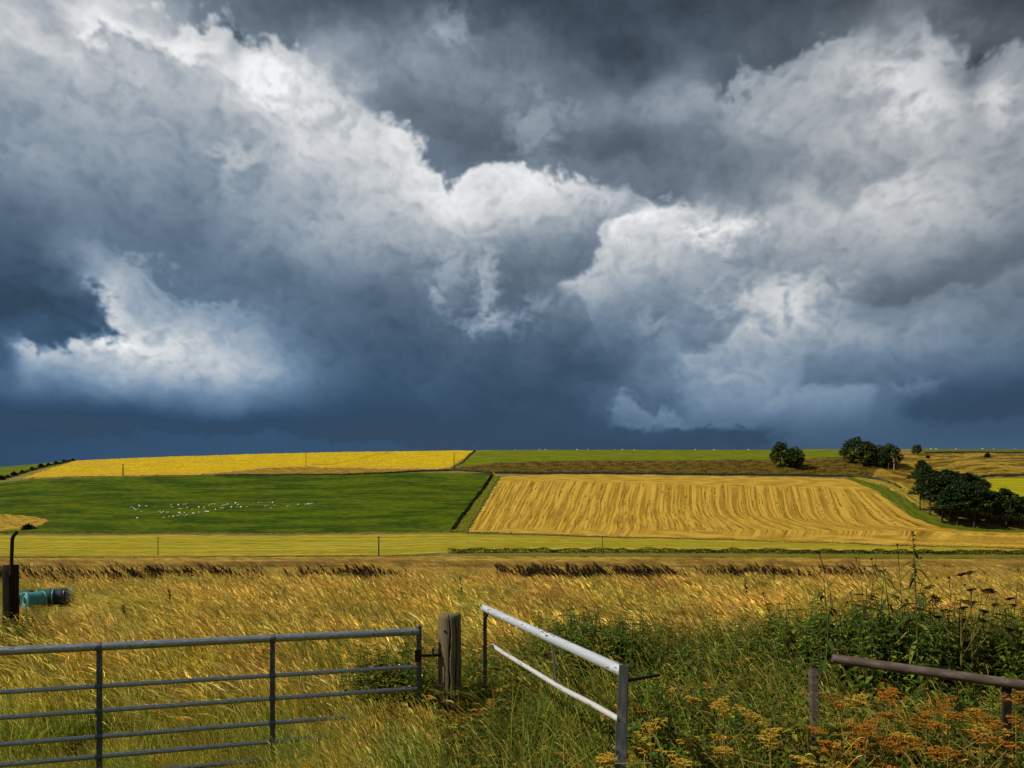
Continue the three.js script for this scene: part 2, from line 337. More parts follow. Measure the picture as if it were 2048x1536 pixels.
// ripe yellow field on the crest, with tractor lines round it and a paler, browner lower edge
field('yellow_field', [[152, 921.4], [300, 915], [500, 908.6], [700, 904], [948, 901]], [[38, 958], [200, 952.5], [400, 950], [520, 938], [600, 934.5], [760, 938], [860, 939], [902, 936]], {
  nu: 220, nv: 40, map: texture(1024, 256, (u, v) => {
    const a = n2(u * 5, v * 9), b = n2(u * 26, v * 34), s = n2(u * 9, v * 60 + 0.6 * n2(u * 6, 1)), e = n2(u * 300, v * 90);
    let c = mix3([0.66, 0.47, 0.012], [0.60, 0.40, 0.03], smooth(-0.2, 0.8, a + 1.1 * (0.32 - u) * 2));
    c = mix3(c, [0.42, 0.29, 0.012], 0.75 * smooth(0.05, 0.6, s)); c = mix3(c, [0.36, 0.25, 0.012], 0.5 * smooth(0.2, 0.7, b)); c = mix3(c, [0.50, 0.31, 0.07], 0.8 * smooth(0.1, 0.9, (v - 0.72) * 3 + b * 0.5));
    const track = Math.abs(v - (0.80 - 0.78 * smooth(0.70, 0.80, u)) ) ; if (u > 0.66 && u < 0.80 && track < 0.035) c = mix3(c, [0.28, 0.21, 0.01], 0.7);
    const m = 1 + 0.25 * e + 0.2 * n2(u * 90, v * 22); return [c[0] * m, c[1] * m, c[2] * m];
  }) });
field('rough_bank', [[440, 948], [530, 938.5], [600, 935], [760, 938.5], [860, 939.5], [902, 936.5]], [[430, 950.5], [560, 949.5], [690, 949.5], [780, 945], [830, 943], [906, 940]], { nu: 90, nv: 12, map: streaky(512, 128, [14, 5], [[0.24, 0.15, 0.025], [0.40, 0.25, 0.05], [0.13, 0.10, 0.015]]) });
field('hilltop_pasture', [[955, 901], [1200, 900], [1500, 900], [1690, 898.4], [1770, 899]], [[912, 934], [1000, 925], [1120, 921], [1330, 920.5], [1540, 919], [1690, 914], [1760, 913]], { nu: 160, nv: 18, map: streaky(1024, 128, [10, 16], [[0.12, 0.155, 0.008], [0.20, 0.22, 0.010], [0.075, 0.12, 0.008]], [34, 30]) });
field('rough_bank', [[908, 937], [1000, 926], [1120, 922], [1330, 921.5], [1540, 920], [1690, 915], [1770, 914.5]], [[905, 941], [985, 946], [1120, 947], [1200, 947.5], [1500, 949.5], [1690, 952], [1740, 957]], { nu: 200, nv: 20, ruffle: 0.25, map: streaky(1024, 128, [22, 5], [[0.05, 0.036, 0.007], [0.14, 0.092, 0.016], [0.18, 0.14, 0.02]], [90, 14], 0.6) });
field('sheep_pasture', [[-620, 985], [-160, 976], [0, 966], [60, 958.5], [400, 951.5], [690, 950.5], [800, 945.5], [984, 947.5]], [[-620, 1066], [-160, 1067], [0, 1066], [300, 1066], [640, 1065.5], [905, 1062]], {
  right: [[984, 947.5], [968, 975], [940, 1010], [905, 1062]], nu: 200, nv: 70, map: texture(1024, 512, (u, v) => {
    const a = fbm2(u * 7, v * 9, 4), s = n2(u * 5, v * 38 + 0.6 * n2(u * 9, v * 3)), t = n2(u * 60 + 3, v * 46), e = n2(u * 330, v * 200), worn = smooth(0.25, 0.6, fbm2(u * 13 + 5, v * 26, 3));
    let c = mix3([0.030, 0.066, 0.003], [0.078, 0.128, 0.003], smooth(-0.35, 0.4, a)); c = mix3(c, [0.11, 0.125, 0.005], 0.55 * smooth(0.1, 0.7, s)); c = mix3(c, [0.13, 0.115, 0.010], 0.6 * worn);
    const m = 1 + 0.30 * t + 0.25 * e; return [c[0] * m, c[1] * m, c[2] * m];
  }) });
field('field_margin', [[978, 950], [986, 953], [1000, 954]], [[900, 1064], [918, 1063.5], [936, 1063.5]], { left: [[978, 950], [964, 975], [936, 1010], [900, 1064]], right: [[1000, 954], [980, 985], [955, 1030], [936, 1063.5]], nu: 14, nv: 70, lift: 0.4, map: streaky(256, 512, [4, 26], [[0.10, 0.12, 0.012], [0.20, 0.19, 0.02], [0.045, 0.06, 0.008]]) });
const rows = (u, v) => { return u + 0.0022 * n2(u * 6, v * 2.2) + 0.0008 * n2(u * 60, v * 9); };
const stubble = (u, v) => {
  const w = rows(u, v), head = smooth(0.085, 0.12, v + 0.02 * n2(u * 20, 3)) * (1 - smooth(0.95, 0.99, v + 0.03 * n2(u * 9, 8))) ;
  const r1 = n2(w * 95, v * 1.3), r2 = n2(w * 210 + 9, v * 2.1), r3 = 0.5 + 0.5 * Math.cos(w * 2 * Math.PI * 34), b = n2(u * 16, v * 9), e = n2(u * 420, v * 300);
  const h = n2(u * 11, v * 70);
  return { line: head * (0.5 * r1 + 0.3 * r2 + 0.4 * (r3 - 0.5)) + (1 - head) * 0.4 * h, b, e, gap: head * smooth(0.34, 0.7, n2(w * 150 + 30, v * 3.2) * 0.8 + 0.25 * n2(u * 60, v * 40)) };
};
field('stubble_field', [[1003, 954.5], [1060, 951], [1120, 949.5], [1300, 951], [1500, 953], [1640, 955], [1695, 958]], [[938, 1063.5], [1060, 1067.5], [1200, 1072.5], [1350, 1078], [1600, 1085], [1800, 1091], [1960, 1095.5], [2284, 1102]], {
  left: [[1003, 954.5], [984, 985], [958, 1030], [938, 1063.5]], right: [[1695, 958], [1745, 978], [1790, 1010], [1830, 1038], [1880, 1056], [1960, 1064], [2120, 1069], [2280, 1072], [2284, 1102]], bottomShare: [[0, 0], [0.256, 0.139], [0.5, 0.303], [0.69, 0.46], [0.93, 0.657], [1, 1]], nu: 300, nv: 90,
  map: texture(2048, 1024, (u, v) => {
    const s = stubble(u, v); let c = mix3([0.33, 0.195, 0.03], [0.62, 0.40, 0.085], smooth(-0.45, 0.45, s.line)); c = mix3(c, [0.50, 0.34, 0.07], 0.4 * smooth(0, 0.8, s.b)); c = mix3(c, [0.15, 0.09, 0.016], 0.85 * s.gap);
    const m = 1 + 0.28 * s.e; return [c[0] * m, c[1] * m, c[2] * m];
  }), bumpMap: heightTexture(2048, 1024, (u, v) => { const s = stubble(u, v); return 0.5 + 0.4 * s.line - 0.3 * s.gap; }), bumpScale: 0.25 });
field('field_margin', [[1690, 955], [1710, 957]], [[2290, 1070.5], [2290, 1067]], { left: [[1690, 956], [1745, 977], [1790, 1009], [1830, 1037], [1880, 1055], [1960, 1063], [2120, 1068], [2290, 1071]], right: [[1700, 953], [1775, 975], [1815, 1000], [1850, 1022], [1900, 1046], [1970, 1058], [2120, 1063.5], [2290, 1066]], nu: 12, nv: 120, lift: 0.35, map: streaky(128, 512, [3, 12], [[0.06, 0.10, 0.008], [0.13, 0.16, 0.012], [0.16, 0.14, 0.02]]) });
field('pale_barley_field', [[-640, 1066], [-300, 1068], [0, 1071], [500, 1071.5], [935, 1068.5], [1350, 1079], [1600, 1086], [1800, 1092.5], [2048, 1098.5], [2400, 1105], [2700, 1106]], [[-640, 1119], [-300, 1118], [0, 1116], [500, 1114], [780, 1112], [900, 1106], [1080, 1103.5], [1400, 1104], [1700, 1105], [2048, 1107], [2400, 1109], [2700, 1110]], {
  nu: 200, nv: 40, map: texture(1024, 512, (u, v) => {
    const a = n2(u * 4, v * 6), s = n2(u * 3, v * 26 + 0.5 * n2(u * 4, 2)), t = n2(u * 7, v * 70), e = n2(u * 300, v * 150), pale = smooth(0.1, 0.6, n2(u * 3 + 5, v * 11));
    let c = mix3([0.42, 0.34, 0.035], [0.36, 0.31, 0.025], smooth(-0.4, 0.5, a)); c = mix3(c, [0.56, 0.47, 0.12], 0.6 * pale); c = mix3(c, [0.22, 0.19, 0.012], 0.75 * smooth(0.1, 0.6, s)); c = mix3(c, [0.24, 0.20, 0.015], 0.6 * smooth(0.2, 0.7, t));
    c = mix3(c, [0.20, 0.20, 0.012], 0.5 * smooth(0.15, 0.5, fbm2(u * 14, v * 8 + 3, 3)));
    const m = 1 + 0.3 * e + 0.25 * n2(u * 60, v * 30); return [c[0] * m, c[1] * m, c[2] * m];
  }) });
field('green_strip', [[940, 1109], [1100, 1109], [1500, 1109.5], [2048, 1111], [2400, 1113], [2700, 1114]], [[930, 1113], [1100, 1114], [1500, 1115.5], [2048, 1119], [2400, 1121], [2700, 1122]], { nu: 140, nv: 10, map: streaky(512, 64, [14, 5], [[0.10, 0.15, 0.01], [0.16, 0.17, 0.014], [0.28, 0.22, 0.04]]) });
field('tan_strip', [[-640, 1122], [-300, 1121], [0, 1118], [500, 1116], [900, 1114], [1500, 1117], [2048, 1121], [2400, 1123], [2700, 1124]], [[-640, 1134], [-300, 1134], [0, 1133], [500, 1132], [900, 1132], [1500, 1133], [2048, 1134], [2400, 1135], [2700, 1135]], { nu: 200, nv: 40, ruffle: 0.15, map: streaky(1024, 256, [8, 14], [[0.40, 0.28, 0.06], [0.54, 0.40, 0.11], [0.15, 0.13, 0.02]], [26, 44], 0.4) });
field('yellow_field', [[1935, 962], [1990, 957.5], [2048, 957], [2300, 957], [2700, 962]], [[1965, 985], [2010, 1000], [2060, 1012], [2300, 1035], [2700, 1062]], { nu: 50, nv: 30, map: streaky(512, 256, [6, 18], [[0.30, 0.29, 0.012], [0.46, 0.40, 0.015], [0.15, 0.17, 0.01]], [8, 46], 0.5) });
field('rough_hillside', [[1770, 906], [1830, 908], [1920, 906.5], [2048, 908], [2300, 910], [2700, 914]], [[1745, 957], [1830, 980], [1930, 962], [1990, 955], [2300, 955], [2700, 960]], { nu: 110, nv: 40, ruffle: 0.5, map: streaky(512, 256, [9, 9], [[0.13, 0.082, 0.015], [0.40, 0.27, 0.05], [0.055, 0.038, 0.008]], [40, 26], 0.6) });
field('rough_hillside', [[1700, 953], [1760, 961], [1830, 970]], [[1700, 955.5], [1778, 974], [1850, 1020]], { nu: 30, nv: 20, ruffle: 0.3, map: streaky(256, 128, [5, 6], [[0.20, 0.15, 0.025], [0.44, 0.33, 0.06], [0.14, 0.12, 0.02]], [20, 16], 0.4) });
field('wood_floor', [[1835, 985], [1930, 968], [1960, 987], [2060, 1015], [2300, 1043]], [[1855, 1020], [1905, 1046], [1972, 1057], [2120, 1062.5], [2300, 1065]], { nu: 60, nv: 24, ruffle: 0.3, map: streaky(256, 128, [8, 8], [[0.12, 0.09, 0.02], [0.30, 0.20, 0.045], [0.07, 0.08, 0.01]], [30, 22], 0.4) });
field('distant_pasture', [[-620, 955], [-400, 946], [-150, 939], [0, 934.5], [150, 921.5]], [[-620, 982], [-400, 978], [-150, 968], [0, 954], [60, 943]], { nu: 70, nv: 20, map: streaky(256, 128, [6, 8], [[0.10, 0.15, 0.01], [0.15, 0.19, 0.012], [0.07, 0.11, 0.01]]) });
field('distant_pasture', [[1845, 899], [1950, 899], [2048, 899.6], [2300, 902], [2700, 906]], [[1830, 906], [1920, 905], [2048, 906.5], [2300, 908], [2700, 913]], { nu: 60, nv: 8, map: streaky(256, 64, [8, 5], [[0.10, 0.12, 0.012], [0.16, 0.15, 0.02], [0.08, 0.08, 0.01]]) });
field('rough_patch', [[-120, 1038], [0, 1029], [50, 1031], [85, 1037], [98, 1043]], [[-120, 1064], [0, 1063], [40, 1061], [70, 1057], [98, 1045]], { nu: 40, nv: 20, lift: 0.5, ruffle: 0.3, map: streaky(256, 128, [6, 7], [[0.30, 0.19, 0.035], [0.50, 0.35, 0.07], [0.12, 0.10, 0.015]], [24, 20], 0.4) });

// ---------- walls and hedges between the fields ----------
const matte = (o = {}) => new THREE.MeshPhysicalMaterial({ vertexColors: true, roughness: 0.95, specularIntensity: 0.15, side: THREE.DoubleSide, ...o });
const leafy = (t = 0.25, o = {}) => matte({ transmission: t, thickness: 0, roughness: 1, ...o });
const M = { wall: matte(), leaf: leafy(0.12), bark: matte(), wood: matte(), sheep: matte() };
function line(points, step) {                                      // the pixel-bearing polyline laid on the land, sampled every step metres
  const w = []; for (let k = 0; k <= 160; k++) { const [px, py] = along(points, k / 160); w.push(place(px, py)); }
  const out = [w[0]]; let acc = 0;
  for (let k = 1; k < w.length; k++) { let a = w[k - 1], L = Math.hypot(w[k].x - a.x, w[k].z - a.z), s = step - acc; while (s <= L) { const t = s / L, x = lerp(a.x, w[k].x, t), z = lerp(a.z, w[k].z, t); out.push(new THREE.Vector3(x, ground(x, z), z)); s += step; } acc = (acc + L) % step; }
  return out;
}
function stoneWall(label, points, height, thick, seed) {
  const r = rng(seed), w = line(points, 1.2), b = new Build(); let prev;
  w.forEach((p, k) => {
    const a = w[Math.max(0, k - 1)], e = w[Math.min(w.length - 1, k + 1)], t = new THREE.Vector3(e.x - a.x, 0, e.z - a.z).normalize(), s = [-t.z, t.x];
    const gap = n2(k * 0.05 + seed, 3) > 0.72 ? 0.45 : 1, h = height * gap * (0.85 + 0.3 * r()), tone = 0.7 + 0.6 * r(), c = [0.045 * tone, 0.042 * tone, 0.03 * tone], q = thick / 2;
    const ring = [[-1.25, -0.5], [-1.15, h * 0.55], [-0.8, h * 0.93], [0.1, h * (1.0 + 0.1 * r())], [0.8, h * 0.9], [1.15, h * 0.55], [1.25, -0.5]].map(([o, y]) => b.v(p.x + s[0] * (o * q + 0.12 * (r() - 0.5)), p.y + y + 0.1 * (r() - 0.5), p.z + s[1] * (o * q + 0.12 * (r() - 0.5)), c));
    if (prev) for (let j = 0; j < 6; j++) b.quad(prev[j], ring[j], ring[j + 1], prev[j + 1]);
    prev = ring;
  });
  const o = mesh(numbered('stone_wall'), b.geometry(), M.wall, scene); tag(o, label, 'wall'); return o;
}
function hedge(name, label, points, height, wide, tone, seed, per = 26, leaf = 0.3) {
  const r = rng(seed), b = new Build();
  for (const p of line(points, 0.8)) {
    const hh = height * (0.55 + 0.6 * (0.5 + 0.5 * n2(p.x * 0.12 + seed, p.z * 0.12)));
    for (let k = 0; k < per; k++) {
      const q = r() * 2 * Math.PI, y = hh * Math.pow(r(), 0.8), rad = wide * (1 - 0.45 * y / hh) * Math.sqrt(r()), m = 0.6 + 0.9 * r(), c = tone[r() < 0.78 ? 0 : 1].map((v) => v * m);
      b.leaf([p.x + rad * Math.cos(q) + 0.5 * (r() - 0.5), p.y + y, p.z + rad * Math.sin(q)], [Math.cos(q), r() - 0.2, Math.sin(q)], [r() - 0.5, 1, r() - 0.5], leaf * (0.7 + 0.8 * r()), leaf * (0.5 + 0.5 * r()), c);
    }
  }
  const o = mesh(numbered(name), b.geometry(), M.leaf, scene); tag(o, label, 'hedge'); return o;
}
const darkHedge = [[0.020, 0.028, 0.008], [0.05, 0.06, 0.012]], grassy = [[0.07, 0.085, 0.012], [0.22, 0.19, 0.03]], scrub = [[0.03, 0.03, 0.01], [0.12, 0.09, 0.02]];
stoneWall('dark dry stone wall along the top of the sheep pasture, left of the pylon poles', [[430, 951.5], [690, 950.8], [790, 946.5], [850, 943.5], [905, 941.5], [984, 947]], 1.2, 0.9, 21);
stoneWall('long dark dry stone wall above the striped stubble field', [[990, 948], [1120, 947.8], [1200, 948.2], [1500, 950.5], [1690, 953], [1715, 955]], 1.4, 0.9, 22);
stoneWall('dark stone wall curving down the shoulder of the stubble field towards the pine wood', [[1722, 954.5], [1760, 961], [1788, 970], [1802, 978]], 1.5, 0.9, 23);
stoneWall('dark wall along the upper edge of the far yellow field beyond the pine wood', [[1950, 957], [1990, 953.5], [2048, 952.5], [2300, 953]], 1.6, 1, 24);
stoneWall('thin dark wall just below the crest at the right edge of the hill', [[1850, 906.8], [1925, 905.5], [2048, 907.3], [2250, 909]], 1.2, 0.9, 25);
hedge('boundary_hedge', 'low dark hedge running downhill between sheep pasture and stubble field', [[984, 951], [967, 978], [939, 1014], [905, 1061]], 1.7, 0.8, darkHedge, 31, 50, 0.4);
hedge('grass_verge', 'rough grassy verge along the foot of the sheep pasture', [[-200, 1068], [0, 1068.5], [320, 1068.5], [640, 1068], [905, 1065.5]], 1.2, 1.0, grassy, 32, 16, 0.34);
hedge('grass_verge', 'dark rough verge along the foot of the striped stubble field', [[905, 1066], [1060, 1069], [1200, 1073.5], [1350, 1078.5], [1600, 1085], [1800, 1092], [2048, 1098], [2250, 1102]], 0.9, 0.8, scrub, 33, 16, 0.34);
hedge('valley_hedge', 'long dark green hedge along the near edge of the pale barley field', [[900, 1108], [960, 1106], [1080, 1105.5], [1130, 1106.5], [1400, 1106.5], [1700, 1108], [2048, 1110], [2300, 1111.5]], 2.0, 1.0, darkHedge, 34, 60, 0.42);
hedge('valley_verge', 'tufty olive verge along the near edge of the barley field, left half', [[-200, 1118.5], [0, 1117], [300, 1115.5], [600, 1114.5], [880, 1111.5]], 0.7, 0.9, [[0.09, 0.085, 0.015], [0.26, 0.20, 0.04]], 35, 12, 0.26);
hedge('crest_hedge', 'dark hedge climbing from bank to crest between yellow field and hilltop pasture', [[903, 938], [925, 926], [950, 902]], 1.3, 0.8, scrub, 36, 16, 0.34);
hedge('slope_hedge', 'dark ragged hedge slanting down the left end of the yellow field', [[148, 921.5], [100, 932], [60, 943], [25, 953], [-10, 962], [-60, 975]], 1.4, 1.6, scrub, 37, 26, 0.42);
hedge('field_foot_hedge', 'thin dark scrubby line under the yellow field above the sheep pasture', [[60, 957], [250, 953], [430, 951]], 0.8, 0.7, scrub, 38, 12, 0.3);

// ---------- trees ----------
function crownInto(b, r, blobs, n, size, tones) {
  const tot = blobs.reduce((s, q) => s + q[3] * q[3], 0);
  for (const [x, y, z, rad, sq = 0.8] of blobs) {
    const m = Math.round(n * rad * rad / tot), own = 0.75 + 0.5 * r();
    for (let k = 0; k < m; k++) {
      const th = r() * 2 * Math.PI, u = 2 * r() - 1, s = Math.sqrt(1 - u * u), f = rad * Math.pow(r(), 0.38) * (0.85 + 0.35 * n3(x + 1.3 * Math.cos(th) * s, y + 1.3 * u, z + 1.3 * Math.sin(th) * s));
      const d = [Math.cos(th) * s, u * sq, Math.sin(th) * s], m2 = own * (0.6 + 0.8 * r()), c = tones[r() < 0.75 ? 0 : 1].map((v) => v * m2), L = size * (0.6 + 0.8 * r());
      b.leaf([x + d[0] * f, y + d[1] * f, z + d[2] * f], [d[0] + r() - 0.5, d[1] + 0.8 * (r() - 0.5), d[2] + r() - 0.5], [r() - 0.5, 0.6 + r(), r() - 0.5], L, L * 0.7, c);
    }
  }
}
const broadTones = [[0.045, 0.068, 0.016], [0.085, 0.105, 0.024]], pineTones = [[0.034, 0.06, 0.02], [0.062, 0.09, 0.026]];
function broadleaf(seed, tall, wide, lean = 0) {
  const r = rng(seed), g = new THREE.Group(), tb = new Build(), cb = new Build(), bark = [0.06, 0.05, 0.035], blobs = [];
  tb.tube([[0, -0.6, 0], [0.05, tall * 0.2, 0.04], [lean * 0.3, tall * 0.45, 0], [lean * 0.6, tall * 0.7, 0]], [0.5, 0.38, 0.26, 0.1], 8, bark);
  for (let k = 0; k < 15; k++) {
    const t = k / 14, q = k * 2.4 + r(), y = tall * (0.24 + 0.62 * t + 0.08 * (r() - 0.5)), reach = wide * (0.5 - 0.34 * Math.pow(Math.abs(t - 0.4) / 0.6, 2)) * (0.55 + 0.5 * r());
    const x = lean * t + reach * Math.cos(q), z = reach * Math.sin(q); blobs.push([x, y, z, wide * (0.15 + 0.09 * r()), 0.8]);
    if (k % 2) tb.tube([[lean * t * 0.5, tall * (0.2 + 0.3 * t), 0], [x * 0.6, y - tall * 0.1, z * 0.6], [x, y, z]], [0.2, 0.12, 0.04], 5, bark);
  }
  crownInto(cb, r, blobs, 2600, 0.85, broadTones);
  mesh('trunk', tb.geometry(), M.bark, g); mesh('crown', cb.geometry(), M.leaf, g);
  return g;
}
function pine(seed, tall) {
  const r = rng(seed), g = new THREE.Group(), tb = new Build(), cb = new Build(), bark = [0.05, 0.036, 0.024], blobs = [], lean = 1.1 + 1.4 * r(), bend = r() - 0.5;
  const trunk = (t) => [lean * t * t + bend * t * (1 - t), tall * t * 0.93, 0.5 * bend * t];
  tb.tube([[0, -0.8, 0], trunk(0.15), trunk(0.35), trunk(0.6), trunk(0.8), trunk(0.98)], [0.30, 0.25, 0.21, 0.16, 0.10, 0.04], 7, bark);
  for (let k = 0; k < 13; k++) {
    const t = 0.42 + 0.55 * k / 12, p = trunk(t), q = k * 2.4 + 0.8 * r(), reach = tall * (0.25 - 0.2 * Math.pow((t - 0.42) / 0.55, 2)) * (0.55 + 0.6 * r()), tip = [p[0] + reach * Math.cos(q) + 0.5, p[1] + tall * 0.05 * (0.3 + r()), p[2] + reach * Math.sin(q)];
    tb.tube([p, [(p[0] + tip[0]) / 2, (p[1] + tip[1]) / 2 + 0.1, (p[2] + tip[2]) / 2], tip], [0.10, 0.07, 0.03], 5, bark);
    blobs.push([tip[0], tip[1] + 0.3, tip[2], tall * (0.085 + 0.05 * r()), 0.5], [(p[0] + tip[0]) / 2 + 0.4 * (r() - 0.5), (p[1] + tip[1]) / 2 + 0.5, (p[2] + tip[2]) / 2, tall * 0.08, 0.5]);
  }
  for (let k = 0; k < 2; k++) { const t = 0.22 + 0.12 * r(), p = trunk(t), q = r() * 6.28; tb.tube([p, [p[0] + 0.9 * Math.cos(q), p[1] + 0.25, p[2] + 0.9 * Math.sin(q)]], [0.06, 0.02], 4, bark); }
  blobs.push([...trunk(1), tall * 0.11, 0.6]);
  crownInto(cb, r, blobs, 2000, 0.7, pineTones);
  mesh('trunk', tb.geometry(), M.bark, g); mesh('crown', cb.geometry(), M.leaf, g);
  return g;
}
function plant(name, proto, at, turn, scale, label, category, group) {
  const o = proto.clone(); o.name = numbered(name); o.position.copy(at); o.rotation.y = turn; o.scale.set(...(Array.isArray(scale) ? scale : [scale, scale, scale])); scene.add(o); return tag(o, label, category, group);
}
{
  const A = broadleaf(41, 15, 11), B = broadleaf(42, 13, 12, 0.8), C = broadleaf(43, 14, 12, -0.6);
  const put = (px, py, top, proto, wide, turn, label) => { const p = place(px, py), d = -p.z, k = (py - top) / F * d / proto; plant('round_tree', { 15: A, 13: B, 14: C }[proto], p, turn, [k * wide, k, k * wide], label, 'tree', 'trees on the hill crest'); };
  put(1561, 934, 881, 15, 0.85, 0.3, 'taller dark round tree of the isolated pair on the bank, left one');
  put(1588, 938, 893, 13, 0.98, 1.9, 'lower broad dark tree leaning against its taller neighbour in the isolated pair');
  put(1708, 927, 874, 14, 0.95, 2.6, 'tallest tree of the crest clump, at its left end');
  put(1735, 933, 878, 15, 0.92, 4.1, 'dark tree in the middle of the crest clump');
  put(1760, 936, 889, 13, 0.85, 0.9, 'rounded dark tree behind the two pale poles, middle right of the clump');
  put(1783, 936, 888, 14, 0.85, 5.2, 'dark tree at the right end of the crest clump beside the pale poles');
  put(1835, 909, 888, 13, 1.0, 3.3, 'small lone rounded tree on the skyline right of the crest clump');
  const P = [51, 52, 53, 54, 55].map((s) => pine(s, 14)), r = rng(57);
  const pines = [[1836, 988, 926], [1846, 1000, 935], [1864, 1004, 931], [1884, 1004, 938], [1904, 1006, 946], [1840, 1022, 966], [1860, 1032, 968], [1880, 1030, 962], [1922, 1012, 955], [1940, 1014, 962], [1902, 1036, 968], [1885, 1047, 986], [1918, 1034, 965], [1938, 1034, 972], [1958, 1026, 976], [1900, 1050, 990], [1915, 1052, 992], [1932, 1052, 984], [1955, 1048, 984], [1978, 1040, 988], [1972, 1053, 990], [1990, 1050, 988], [2000, 1040, 985], [2012, 1056, 1002], [2022, 1048, 996], [2038, 1056, 1004], [2052, 1058, 1008], [2070, 1056, 1010], [1948, 1056, 994], [1876, 1020, 950], [1896, 1022, 955], [1916, 1022, 958], [2045, 1046, 1008], [2092, 1058, 1012]];
  pines.forEach(([px, py, top], k) => { const p = place(px, py), h = Math.min((py - top) / F * -p.z, 17) / 14, tallness = 1.0 + 0.34 * r(), w = (1.05 + 0.5 * r()) * h; plant('pine_tree', P[k % 5], p, (r() - 0.5) * 1.3, [w * 1.1, h * tallness, w * 1.05], k === 0 ? 'topmost pine at the upper left tip of the pine wood' : k === pines.length - 1 ? 'pine at the right end of the wood, cut by the picture edge' : py > 1044 ? 'pine with its bare trunk showing along the lower edge of the wood' : py < 1016 ? 'dark pine along the upper edge of the wood against the hillside' : 'dark windswept pine in the middle of the wood, hidden trunk', 'pine tree', 'pines in the small wood on the right'); });
  // scrub bushes on the slanting hedge at the left
  const sb = new Build(), sr = rng(61); crownInto(sb, sr, [[0, 0.8, 0, 0.9], [0.6, 0.6, 0.2, 0.7], [-0.5, 0.5, -0.2, 0.7], [0.1, 1.3, 0, 0.55]], 420, 0.42, [[0.02, 0.026, 0.008], [0.05, 0.05, 0.012]]);
  const bushGroup = new THREE.Group(); mesh('crown', sb.geometry(), M.leaf, bushGroup); const st = new Build(); st.tube([[0, -0.4, 0], [0.1, 0.5, 0], [0, 1.1, 0.1]], [0.12, 0.09, 0.03], 5, [0.05, 0.04, 0.03]); mesh('stem', st.geometry(), M.bark, bushGroup);
  for (const [px, py, s] of [[146, 922, 1.3], [137, 923.5, 1.0], [128, 925, 1.4], [119, 928, 1.1], [112, 928.5, 1.6], [97, 932, 1.5], [82, 936, 1.9], [64, 940.5, 1.4], [45, 946, 1.3], [28, 951, 1.8], [15, 955, 1.3], [3, 960, 1.9]]) plant('scrub_bush', bushGroup, place(px, py), sr() * 6, s, py < 929 ? 'small dark bush at the upper, skyline end of the slanting left hedge' : 'small dark bush on the lower stretch of the slanting left hedge', 'bush', 'bushes along the slanting hedge');
  for (const [px, py, s, l] of [[56, 1060, 1.7, 'low dark bush at the right end of the tan patch beside the sheep pasture'], [1856, 917, 1.5, 'small dark bush on the rough golden slope right of the lone crest tree'], [1975, 915, 2.1, 'low dark clump of scrub on the rough golden slope under the right crest']]) plant('scrub_bush', bushGroup, place(px, py), 1, [s * 1.5, s, s], l, 'bush');
}

// ---------- overhead line poles ----------
function linePole(px, py, top, wide, tone, label, arm = true) {
  const p = place(px, py), h = (py - top) / F * -p.z, o = thing('line_pole', label, 'pole', 'poles of the overhead lines'), b = new Build(); o.position.copy(p);
  b.tube([[0, -0.6, 0], [0, h * 0.5, 0], [0, h, 0]], [wide / 2, wide * 0.46, wide * 0.38], 8, tone); mesh('post', b.geometry(), M.wood, o);
  if (arm) {
    const c = new Build(); c.tube([[-0.75, h - 0.3, -0.12], [0.75, h - 0.3, -0.12]], [0.07, 0.07], 4, tone); const a = mesh('crossarm', c.geometry(), M.wood, o);
    for (const x of [-0.7, 0, 0.7]) { const q = new Build(); q.tube([[x, h - 0.25, -0.12], [x, h - 0.1, -0.12], [x, h, -0.12]], [0.05, 0.08, 0.03], 6, [0.25, 0.24, 0.22]); mesh('insulator', q.geometry(), M.wood, a); }
  }
  return o;
}
const dark = [0.035, 0.028, 0.02], pale = [0.5, 0.47, 0.40];
linePole(246, 951.5, 927, 0.75, dark, 'stout dark pole at the lower edge of the yellow field, leftmost on the hill');
linePole(612, 934, 904, 0.42, [0.06, 0.04, 0.025], 'slim dark pole reaching the skyline in the middle of the yellow field');
linePole(908, 936, 906, 0.6, dark, 'dark pole at the right corner of the yellow field beside the hedge');
linePole(316, 1112, 1074, 0.34, [0.10, 0.08, 0.05], 'slim pole standing in the pale barley field below the sheep');
linePole(757.5, 1115, 1073, 0.5, [0.07, 0.06, 0.035], 'pole standing at the near edge of the barley field, left of the hill boundary hedge');
linePole(1205, 1109, 1071, 0.34, [0.10, 0.08, 0.05], 'slim pole in the pale barley field below the stubble field');
linePole(1777, 939.5, 914, 0.42, pale, 'pale stubby pole of the pair in front of the crest clump, left one', false);
linePole(1788, 941, 914, 0.42, pale, 'pale pole of the pair in front of the crest clump, right one', false);

